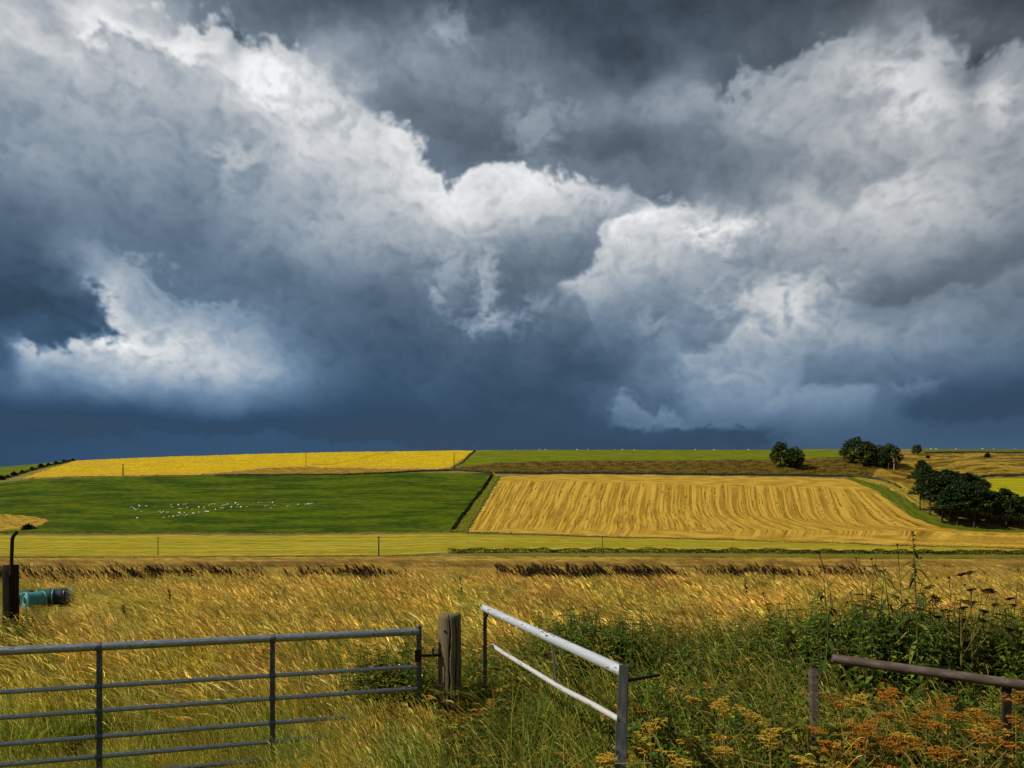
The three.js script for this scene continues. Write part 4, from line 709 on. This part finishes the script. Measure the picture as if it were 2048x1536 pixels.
const dock = seedGrass(130, { lean: 0.16, head: 0.30, headWide: 0.040, stems: 8, leaves: 6, spread: 0.3, headTone: [[0.050, 0.026, 0.016], [0.034, 0.020, 0.013], [0.065, 0.035, 0.018]], stemTone: [[0.045, 0.028, 0.014], [0.05, 0.045, 0.015], [0.03, 0.03, 0.012]] });
const greens = [[0.075, 0.15, 0.014], [0.12, 0.19, 0.018], [0.18, 0.22, 0.026], [0.05, 0.10, 0.011]], limes = [[0.26, 0.30, 0.03], [0.17, 0.25, 0.024], [0.42, 0.36, 0.05], [0.11, 0.18, 0.018]];
const tussock = [1, 2, 3].map((k) => greenTussock(140 + k, limes)), nettle = [1, 2, 3].map((k) => leafyStems(150 + k, greens, { leaf: 0.068, wide: 0.032, step: 0.047, stems: 6 })), broad = [1, 2].map((k) => leafyStems(160 + k, [[0.07, 0.14, 0.014], [0.11, 0.17, 0.018], [0.18, 0.16, 0.025]], { stems: 4, step: 0.08, leaf: 0.12, wide: 0.05 }));
const fernGreen = [1, 2].map((k) => fernFoliage(170 + k, [[0.13, 0.19, 0.02], [0.20, 0.23, 0.03], [0.27, 0.22, 0.03]])), fernBrown = [1, 2, 3].map((k) => fernFoliage(180 + k, [[0.46, 0.21, 0.025], [0.52, 0.33, 0.035], [0.36, 0.15, 0.02], [0.32, 0.27, 0.03]]));
const beds = new Map();
function sow(kind, x, z, h, turn, tint, wide = 1) { if (!beds.has(kind)) beds.set(kind, []); beds.get(kind).push([x, z, h, turn, tint, wide]); }
const R6 = rng(200), patch = (x, z, f, s) => 0.5 + 0.5 * fbm2(x * f + s, z * f - s, 3) * 1.6;
const inside = (px, d, [cx, cd, rx, rd]) => Math.exp(-(((px - cx) / rx) ** 2 + ((d - cd) / rd) ** 2));
function scatter(n, d0, d1, p0, p1, fn) { for (let k = 0; k < n; k++) { const d = Math.sqrt(lerp(d0 * d0, d1 * d1, R6())), px = lerp(p0, p1, R6()), x = (px - 1024) / F * d; fn(x, -d, px, d); } }
// golden grass over the whole meadow behind the gate
scatter(12200, 6.1, 17.8, -480, 2540, (x, z, px, d) => {
  const weeds = Math.max(smooth(1180, 1420, px + 60 * n2(x, z)) * (1 - smooth(7.0 + 1.5 * smooth(1500, 1700, px), 9.3 + 1.5 * smooth(1500, 1700, px), d)), inside(px, d, [1180, 7.0, 110, 0.9]), inside(px, d, [800, 6.3, 70, 0.5]), 0.8 * inside(px, d, [40, 9.5, 70, 1.2]));
  if (R6() < weeds * 0.95) return;
  const low = clamp(inside(px, d, [95, 13.6, 130, 3.2]) * 0.75, 0, 0.58) + inside(px, d, [250, 14, 90, 2]) * 0.05, h = (0.70 + 0.22 * (patch(x, z, 0.45, 3) - 0.4) + 0.10 * R6()) * (1 - low) * (d < 7.5 ? 0.88 : 1) * (1 - 0.22 * smooth(14.5, 16.5, d)), p = patch(x, z, 0.35, 9), g = patch(x, z, 0.6, 40), m = 0.5 + 0.95 * R6();
  const gap = px > -40 && px < 158 && d > 9.5 && d < 16.9 ? 0.74 * (2.05 - 1.95 * d / 16.2) : 9;
  const rd = smooth(0.35, 0.8, p), gr = smooth(0.55, 0.95, g) * (px < 420 ? 1 : 0.5);
  const kind = patch(x, z, 0.5, 61) + 0.35 * (R6() - 0.5);
  sow(kind < 0.42 ? gold[Math.floor(R6() * 4)] : kind < 0.62 ? feather[Math.floor(R6() * 2)] : rye[Math.floor(R6() * 2)], x, z, Math.max(0.1, Math.min(h, gap * (0.8 + 0.6 * R6()))), (R6() - 0.5) * 1.3, [m * lerp(1.10, 0.98, rd) * (1 - 0.35 * gr), m * lerp(1.14, 0.95, rd) * (1 - 0.08 * gr), m * lerp(0.85, 0.78, rd) * (1 - 0.3 * gr)]);
});
// lower, greener grass under and in front of the gate
scatter(2900, 3.3, 6.2, -450, 900, (x, z, px, d) => { const m = 0.75 + 0.5 * R6(), p = patch(x, z, 0.8, 17), gr = smooth(0.45, 0.8, p); sow(R6() < 0.5 ? rye[Math.floor(R6() * 2)] : wisp[Math.floor(R6() * 3)], x, z, 0.16 + 0.14 * p + 0.12 * R6() + 0.34 * smooth(480, 820, px), (R6() - 0.5) * 1.8, [m * (1.05 - 0.3 * gr), m * (1.05 - 0.05 * gr), m * 0.8]); });
scatter(1180, 3.4, 7.5, -450, 900, (x, z, px, d) => { if (patch(x, z, 0.7, 31) < 0.5) return; const m = 0.8 + 0.5 * R6(); sow(tussock[Math.floor(R6() * 3)], x, z, d < 5.9 ? 0.22 + 0.16 * R6() + 0.2 * smooth(500, 800, px) : 0.42 + 0.25 * R6(), R6() * 6.28, [m, m, m]); });
// weeds round the posts and over the right half
const tintOf = (a = 0.7, b = 0.6) => { const m = a + b * R6(); const o = R6(); return o < 0.34 ? [m * 1.45, m * 0.92, m * 0.75] : [m * (0.85 + 0.5 * R6()), m, m * 0.9]; };
scatter(6500, 3.3, 9.2, 780, 2500, (x, z, px, d) => {
  const pn = patch(x, z, 0.9, 51), po = patch(x, z, 0.75, 77), pg = patch(x, z, 1.1, 91), right = smooth(1240, 1420, px), k = R6();
  let h = 0.72 + 0.22 * R6() + 0.12 * (pn - 0.5); if (px < 1260) h *= d < 5.9 ? 0.74 : 0.9; if (px > 1180 && px < 1330 && d < 4.1) h *= 0.8; if (d < 4.3) h *= 0.9; h *= 0.92 * (0.8 + 0.4 * patch(x, z, 1.6, 120));
  if (d > 7 && R6() < smooth(7, 9, d) * (px > 1500 ? 0.5 : 0.8)) return;
  const spots = Math.max(inside(px, d, [1900, 4.1, 55, 0.35]), inside(px, d, [2045, 4.1, 40, 0.35]), inside(px, d, [1720, 4.1, 45, 0.35]), 0.8 * inside(px, d, [1310, 3.9, 50, 0.3]), 0.7 * inside(px, d, [1450, 4.4, 60, 0.5]), 0.7 * inside(px, d, [950, 5.7, 60, 0.3]), 0.75 * inside(px, d, [1420, 6.2, 150, 1.2])), orange = clamp(1.0 * spots + 0.55 * smooth(0.45, 0.75, po) * (d < 5.6 ? 1 : 0.7), 0, 1);
  if (k < 0.42 * orange) sow(fernBrown[Math.floor(R6() * 3)], x, z, h * 0.98, R6() * 6.28, tintOf(0.75, 0.6));
  else if (k < 0.42 * orange + (0.26 + 0.25 * right) * smooth(0.3, 0.65, pn)) sow(nettle[Math.floor(R6() * 3)], x, z, h * 1.05, R6() * 6.28, tintOf());
  else if (k < 0.78 + 0.14 * right) { const q = R6(); if (q < 0.30) sow(fernGreen[Math.floor(R6() * 2)], x, z, h * 0.95, R6() * 6.28, tintOf()); else if (q < 0.5) sow(broad[Math.floor(R6() * 2)], x, z, h, R6() * 6.28, tintOf()); else sow(tussock[Math.floor(R6() * 3)], x, z, h * (0.75 + 0.3 * pg), R6() * 6.28, tintOf(0.55, 0.6)); }
  else if (R6() < 0.4) sow(fernBrown[Math.floor(R6() * 3)], x, z, h, R6() * 6.28, [0.45 + 0.35 * R6(), 0.55 + 0.3 * R6(), 0.7]);
  else sow(wisp[Math.floor(R6() * 3)], x, z, h * 1.1, (R6() - 0.5) * 1.6, [0.8 + 0.5 * R6(), 0.8 + 0.4 * R6(), 0.8], 1.1);
});
scatter(300, 3.9, 8.2, 1100, 2130, (x, z) => { const m = 0.8 + 0.6 * R6(); sow(wisp[Math.floor(R6() * 3)], x, z, 0.85 + 0.3 * R6(), (R6() - 0.5) * 2.4, [m, m * 0.95, m * 0.8], 0.8); });
scatter(380, 3.4, 6.5, 1000, 2130, (x, z) => { const m = 0.6 + 0.7 * R6(); sow(tussock[Math.floor(R6() * 3)], x, z, 0.75 + 0.3 * R6(), R6() * 6.28, [m, m * 0.95, m], 0.8); });
// taller nettle stands: behind the pale barrier, round the latch, along the right and by the left post
for (const [px, d, rx, rd, n, h] of [[1190, 7.1, 85, 0.6, 110, 1.0], [1120, 7.4, 50, 0.5, 30, 0.95], [790, 6.35, 55, 0.3, 44, 0.85], [745, 6.5, 40, 0.3, 16, 0.75], [1650, 6.6, 50, 0.5, 60, 1.05], [1720, 6.3, 50, 0.5, 60, 1.0], [1805, 6.2, 60, 0.6, 90, 1.12], [1880, 6.4, 50, 0.5, 50, 0.95], [1990, 6.2, 60, 0.6, 80, 1.02], [2060, 6.3, 50, 0.5, 60, 1.05], [1560, 7.0, 50, 0.5, 26, 0.95], [1440, 7.2, 60, 0.5, 22, 0.85], [25, 9.2, 60, 0.6, 46, 0.8], [560, 10, 60, 0.8, 20, 0.72], [700, 8.2, 50, 0.5, 20, 0.7], [960, 5.2, 60, 0.4, 16, 0.55], [990, 7.0, 40, 0.4, 20, 0.75]])
  for (let k = 0; k < n; k++) { const a = R6() * 6.28, q = Math.sqrt(R6()), P = px + rx * q * Math.cos(a), D = d + rd * q * Math.sin(a); sow(R6() < 0.8 ? nettle[Math.floor(R6() * 3)] : broad[Math.floor(R6() * 2)], (P - 1024) / F * D, -D, h * (px > 1540 ? 1.1 : 1) * (0.66 + 0.5 * R6()), R6() * 6.28, tintOf()); }
for (const [px, d, n, h] of [[1255, 3.72, 16, 0.82], [1225, 3.75, 8, 0.72], [1640, 4.22, 16, 0.9], [1700, 4.35, 10, 0.95], [1900, 4.1, 8, 0.98], [1990, 4.1, 8, 0.98]]) for (let k = 0; k < n; k++) { const P = px + 42 * (R6() - 0.5), D = d + 0.24 * (R6() - 0.5); sow([wisp[k % 3], tussock[k % 3], fernGreen[k % 2]][k % 3], (P - 1024) / F * D, -D, h * (0.8 + 0.35 * R6()), R6() * 6.28, tintOf(0.8, 0.5), 0.7); }
// dark docks along the far edge of the meadow, then rough grass on the slope down to the valley
scatter(2050, 18.2, 21.5, -450, 2500, (x, z, px) => { if (patch(x * 0.5, 2, 0.5, 5) + 0.3 * n2(x * 1.3, 8) < 0.42 || (px > 1750 && R6() < 0.8)) return; sow(dock, x, z, 0.50 + 0.16 * R6(), (R6() - 0.5) * 1.4, [0.8 + 0.5 * R6(), 0.8 + 0.5 * R6(), 0.9]); });
scatter(3500, 17.5, 24, -480, 2540, (x, z) => { const m = 0.8 + 0.5 * R6(); sow(gold[Math.floor(R6() * 4)], x, z, 0.30 + 0.2 * R6(), (R6() - 0.5) * 1.3, [m * 1.05, m, m * 0.9]); });
scatter(8000, 24, 75, -480, 2540, (x, z) => { const p = patch(x, z, 0.09, 12), m = 0.75 + 0.5 * R6(), g = smooth(0.55, 0.8, p); sow(gold[Math.floor(R6() * 4)], x, z, 0.2 + 0.25 * R6(), (R6() - 0.5) * 1.3, [m * (1.1 - 0.5 * g), m * (1.05 - 0.2 * g), m * 0.9], 1.8); });
scatter(9300, 75, 250, -480, 2540, (x, z) => { const p = patch(x * 0.3, z, 0.05, 22), m = 0.75 + 0.5 * R6(), g = smooth(0.42, 0.62, p); sow(gold[Math.floor(R6() * 4)], x, z, (0.25 + 0.35 * R6()) * (1 + 0.8 * g), (R6() - 0.5) * 1.3, [m * (1.2 - 0.72 * g), m * (1.02 - 0.62 * g), m * (0.95 - 0.5 * g)], 4.5); });
{
  const names = new Map([...gold.map((g) => [g, ['golden_grass', 'golden drooping seed grass of the meadow', 'grass']]), ...feather.map((g) => [g, ['pale_grass', 'pale straw feathery grass blown over to the left', 'grass']]), ...wisp.map((g) => [g, ['wispy_grass', 'thin wispy grass stalks among the weeds', 'grass']]), ...rye.map((g) => [g, ['upright_grass', 'straw-coloured upright grass round the gate', 'grass']]), [dock, ['dock_stand', 'dark brown dock stalks along the far edge of the meadow', 'docks']], ...tussock.map((g) => [g, ['green_grass', 'long green arching grass in the foreground weeds', 'grass']]), ...nettle.map((g) => [g, ['nettle_bed', 'green nettles massed among the foreground weeds', 'nettles']]), ...broad.map((g) => [g, ['broadleaf_weeds', 'broad-leaved green weeds in the foreground', 'weeds']]), ...fernGreen.map((g) => [g, ['cut_leaf_weeds', 'feathery green weed foliage on the right', 'weeds']]), ...fernBrown.map((g) => [g, ['withered_weeds', 'rusty orange withered weed foliage on the right', 'weeds']])]);
  const m4 = new THREE.Matrix4(), q = new THREE.Quaternion(), c = new THREE.Color();
  for (const [geometry, list] of beds) {
    const [name, label, category] = names.get(geometry), im = new THREE.InstancedMesh(geometry, name.includes('grass') || name.includes('dock') ? V.grass : V.weed, list.length);
    list.forEach(([x, z, h, turn, tint, wide], k) => { q.setFromAxisAngle(UPV, turn); m4.compose(new THREE.Vector3(x, ground(x, z) - 0.02, z), q, new THREE.Vector3(h * wide, h, h * wide)); im.setMatrixAt(k, m4); im.setColorAt(k, c.setRGB(...tint)); });
    stuff(name, im, label, category);
  }
}

// ---------- single plants that stand out ----------
const leafShape = (() => { const b = new Build(); b.leaf([0, 0, 0], [1, 0.1, 0], [0, 1, 0], 1, 0.34, [1, 1, 1], 0.2, 0.35); return b.geometry(); })(), slimLeaf = (() => { const b = new Build(); b.leaf([0, 0, 0], [1, 0.3, 0], [0, 1, 0], 1, 0.17, [1, 1, 1], 0.2, 0.6); return b.geometry(); })();
const tone = (r, g, b, t = 0.25) => new THREE.MeshPhysicalMaterial({ color: rgb(r, g, b), roughness: 1, specularIntensity: 0.15, transmission: t, thickness: 0, side: THREE.DoubleSide });
const T = { dark: tone(0.045, 0.075, 0.012), mid: tone(0.09, 0.16, 0.016), olive: tone(0.17, 0.18, 0.03), brown: tone(0.07, 0.042, 0.018, 0), straw: tone(0.26, 0.19, 0.05), umber: tone(0.44, 0.18, 0.016), ochre: tone(0.55, 0.34, 0.04), black: tone(0.022, 0.017, 0.010, 0), stem: tone(0.09, 0.09, 0.025, 0) };
function stalk(o, h, lean, q, radius, material, name = 'stem') { const P = bladePath(0, 0, h, lean, q, 8), b = new Build(); b.tube(P, P.map((_, k) => radius * (1 - 0.75 * k / 8)), 6, [1, 1, 1]); const m = mesh(name, b.geometry(), material, o); return { P, m, at: (t) => { const s = clamp(t, 0, 0.999) * 8, k = Math.floor(s); return new THREE.Vector3(...[0, 1, 2].map((n) => lerp(P[k][n], P[k + 1][n], s - k))); } }; }
function leafyStalk(px, d, top, label, { seed, leaf = 0.16, n = 12, shape = leafShape, material = T.mid, lean = 0.1, spike = null, from = 0.2 }) {
  const r = rng(seed), p = spot(px, d), o = thing('tall_weed', label, 'weed'), h = high(top, d) - p.y + 0.04; o.position.set(p.x, p.y - 0.04, p.z);
  const s = stalk(o, h, lean, r() * 6.28, 0.011, T.stem);
  for (let k = 0; k < n; k++) { const t = from + (0.94 - from) * k / n, l = mesh('leaf', shape, r() < 0.75 ? material : T.olive, o); l.position.copy(s.at(t)); l.rotation.set(0, k * 2.4 + r(), -0.1 - 0.5 * r(), 'YXZ'); l.scale.setScalar(leaf * (1.25 - 0.85 * t) * (0.75 + 0.5 * r())); }
  if (spike) { const b = new Build(); for (let k = 0; k < 70; k++) { const t = 1 - spike[0] * r(), c = s.at(t), w = r() * 6.28; b.leaf([c.x, c.y, c.z], [Math.cos(w), 0.5, Math.sin(w)], [0, 1, 0], spike[1] * (0.6 + 0.6 * r()), spike[1] * 0.7, [1, 1, 1]); } mesh('flower_spike', b.geometry(), spike[2], o); }
  return o;
}
leafyStalk(1840, 5.6, 1060, 'tallest leafy weed stalk, its thin spike rising above the hill line at the right', { seed: 1, n: 30, leaf: 0.26, shape: slimLeaf, material: T.dark, lean: 0.05, spike: [0.22, 0.022, T.black], from: 0.35 });
leafyStalk(1798, 5.9, 1112, 'curling dark leafy weed stalk just left of the tallest stalk', { seed: 2, n: 22, leaf: 0.26, shape: slimLeaf, material: T.dark, lean: 0.22, from: 0.4 });
leafyStalk(1662, 6.2, 1148, 'dark broad-leaved stalk standing above the nettles, left of the thin branching stems', { seed: 3, n: 18, leaf: 0.22, material: T.dark, from: 0.5 });
leafyStalk(1645, 6.0, 1178, 'short dark-leaved stalk just left of the dark broad-leaved one', { seed: 4, n: 14, leaf: 0.2, material: T.dark, from: 0.5 });
leafyStalk(1148, 7.0, 1193, 'tall green weed behind the pale barrier, left of two', { seed: 5, n: 16, leaf: 0.17, shape: slimLeaf, material: T.mid, from: 0.25 });
leafyStalk(1216, 7.0, 1204, 'tall green weed behind the pale barrier, right of two', { seed: 6, n: 16, leaf: 0.17, shape: slimLeaf, material: T.mid, from: 0.25 });
leafyStalk(2010, 6.2, 1160, 'leafy green stalk near the right edge beyond the rusty rail', { seed: 7, n: 14, leaf: 0.14, shape: slimLeaf, material: T.mid, from: 0.3 });
leafyStalk(1745, 6.4, 1150, 'leafy green stalk among the thin branching stems', { seed: 8, n: 14, leaf: 0.15, shape: slimLeaf, material: T.mid, from: 0.3 });
for (const [px, d, top, seed, label] of [[350, 11.5, 1178, 11, 'dark brown dock seed stalk standing alone above the golden grass'], [256, 11, 1206, 12, 'short dark dock seed stalk nearest the drums'], [930, 12.5, 1152, 13, 'thin dark dock stalk above the grass behind the wooden post'], [1500, 12, 1158, 14, 'dark dock stalk in the grass above the middle of the right half']])
  leafyStalk(px, d, top, label, { seed, n: 4, leaf: 0.16, material: T.olive, spike: [0.25, 0.030, T.brown], from: 0.25 });
function branching(px, d, top, label, seed, lean) {                  // thin stems ending in small seed heads
  const r = rng(seed), p = spot(px, d), o = thing('branching_weed', label, 'weed'), h = high(top, d) - p.y + 0.04; o.position.set(p.x, p.y - 0.04, p.z);
  const s = stalk(o, h, Math.abs(lean), lean < 0 ? Math.PI : 0, 0.006, T.brown);
  for (let k = 0; k < 7; k++) { const a = s.at(0.55 + 0.06 * k), w = k * 2.4 + r(), L = 0.10 + 0.10 * r(), e = new THREE.Vector3(a.x + Math.cos(w) * L * 0.8, a.y + L, a.z + Math.sin(w) * L * 0.8), tw = mesh('twig', pipe(a, e, 0.0022, undefined, 5), T.brown, o); const b = new Build(); for (let j = 0; j < 8; j++) { const q = r() * 6.28, u = 2 * r() - 1; b.leaf([e.x, e.y, e.z], [Math.cos(q), u, Math.sin(q)], [0.2, 1, 0.1], 0.016, 0.010, [1, 1, 1]); } mesh('seed_head', b.geometry(), T.black, tw); }
  for (let k = 0; k < 4; k++) { const l = mesh('leaf', slimLeaf, T.olive, o); l.position.copy(s.at(0.25 + 0.1 * k)); l.rotation.set(0, k * 2.4, -0.3, 'YXZ'); l.scale.setScalar(0.12); }
}
[[1706, 5.7, 1092, -0.25, 'thin leaning stem with small dark heads, leftmost of the branching weeds'], [1722, 5.9, 1100, 0.12, 'thin upright branching stem beside the leaning leftmost one'], [1742, 6.0, 1096, -0.1, 'thin branching stem with dark heads, third from the left'], [1778, 5.8, 1118, 0.3, 'thin branching stem bending right towards the curling leafy stalk'], [1815, 6.1, 1092, -0.08, 'thin branching stem between the curling stalk and the tallest stalk'], [1880, 5.9, 1158, 0.1, 'thin branching stem just right of the tallest stalk'], [1560, 6.5, 1190, -0.12, 'thin branching stem standing alone left of the dark-leaved stalks']].forEach(([px, d, top, lean, label], k) => branching(px, d, top, label, 31 + k, lean));
function umbelPlant(px, d, top, label, seed, material, heads, leaves = 4, wide = 0.09) {
  const r = rng(seed), p = spot(px, d), o = thing('umbel_weed', label, 'weed'), h = high(top, d) - p.y + 0.04; o.position.set(p.x, p.y - 0.04, p.z);
  const s = stalk(o, h, 0.06, r() * 6.28, 0.007, T.straw);
  for (let k = 0; k < heads; k++) {
    const a = s.at(k ? 0.45 + 0.5 * k / heads : 0.9), w = k * 2.4 + r() * 0.6, L = k ? 0.14 + 0.14 * r() : 0.02, e = k ? new THREE.Vector3(a.x + Math.cos(w) * L, Math.min(h * (0.8 + 0.2 * r()), a.y + L * 1.3), a.z + Math.sin(w) * L) : new THREE.Vector3(...s.P[8]);
    const b = new Build(), R = wide * (0.5 + 0.6 * r()), tilt = 0.15 + 0.5 * r();
    for (let j = 0; j < 16; j++) { const q = j * 2.4, f = Math.sqrt((j + 0.5) / 16), c = [e.x + Math.cos(q) * R * f, e.y + R * (0.65 * (1 - 0.45 * f * f) + 0.22 * (r() - 0.5) + tilt * Math.cos(q + k) * f), e.z + Math.sin(q) * R * f]; b.tube([[e.x, e.y, e.z], c], [0.0016, 0.0012], 3, [1, 1, 1]); for (let n = 0; n < 7; n++) { const v = r() * 6.28; b.leaf(c, [Math.cos(v), 0.4 * r(), Math.sin(v)], [0.2, 1, 0], 0.018, 0.012, [1, 1, 1]); } }
    const u = mesh('umbel', b.geometry(), r() < 0.7 ? material : T.ochre, o); if (k) mesh('ray', pipe(a, e, 0.003, undefined, 5), T.straw, u);
  }
  for (let k = 0; k < leaves; k++) { const l = mesh('leaf', fernBrown[k % 3], V.weed, o); l.position.copy(s.at(0.1 + 0.13 * k)); l.rotation.set(0, r() * 6, 0); l.scale.setScalar(0.45); }
}
[[1905, 3.95, 1420, 'rusty orange umbel weed in the bottom right corner, below the rusty rail'], [1862, 4.05, 1440, 'rusty umbel weed left of the bottom right one'], [1950, 3.85, 1455, 'rusty umbel weed in the far bottom right, behind none'], [2032, 4.0, 1408, 'orange umbel weed at the right edge under the rusty rail'], [1712, 3.9, 1455, 'orange-brown umbel weed right of the iron stake base'], [1752, 4.15, 1388, 'brownish umbel weed just below the left end of the rusty rail'], [1690, 4.1, 1408, 'tawny umbel weed close to the right of the iron stake'], [1448, 4.2, 1405, 'ochre umbel weed midway between pale barrier and iron stake'], [1300, 3.75, 1470, 'ochre umbel weed at the foot of the pale barrier'], [1545, 3.8, 1480, 'yellowish umbel weed left of the iron stake at the bottom']].forEach(([px, d, top, label], k) => umbelPlant(px, d, top, label.replace(', behind none', ''), 61 + k, k < 7 ? T.umber : T.ochre, 5, 3));
[[1922, 5.6, 1150, 'dry dark umbel weed standing against the golden grass, left of a pair'], [1948, 5.7, 1147, 'dry dark umbel weed standing against the golden grass, right of a pair'], [1985, 6.0, 1182, 'small dry umbel weed right of the dark pair'], [1870, 6.2, 1175, 'small dry umbel weed between the tallest stalk and the dark pair']].forEach(([px, d, top, label], k) => umbelPlant(px, d, top, label, 81 + k, T.brown, 9, 1, 0.038));

scene.traverse((o) => { if (o.isMesh) { o.castShadow = true; o.receiveShadow = true; } });
renderer.render(scene, camera);
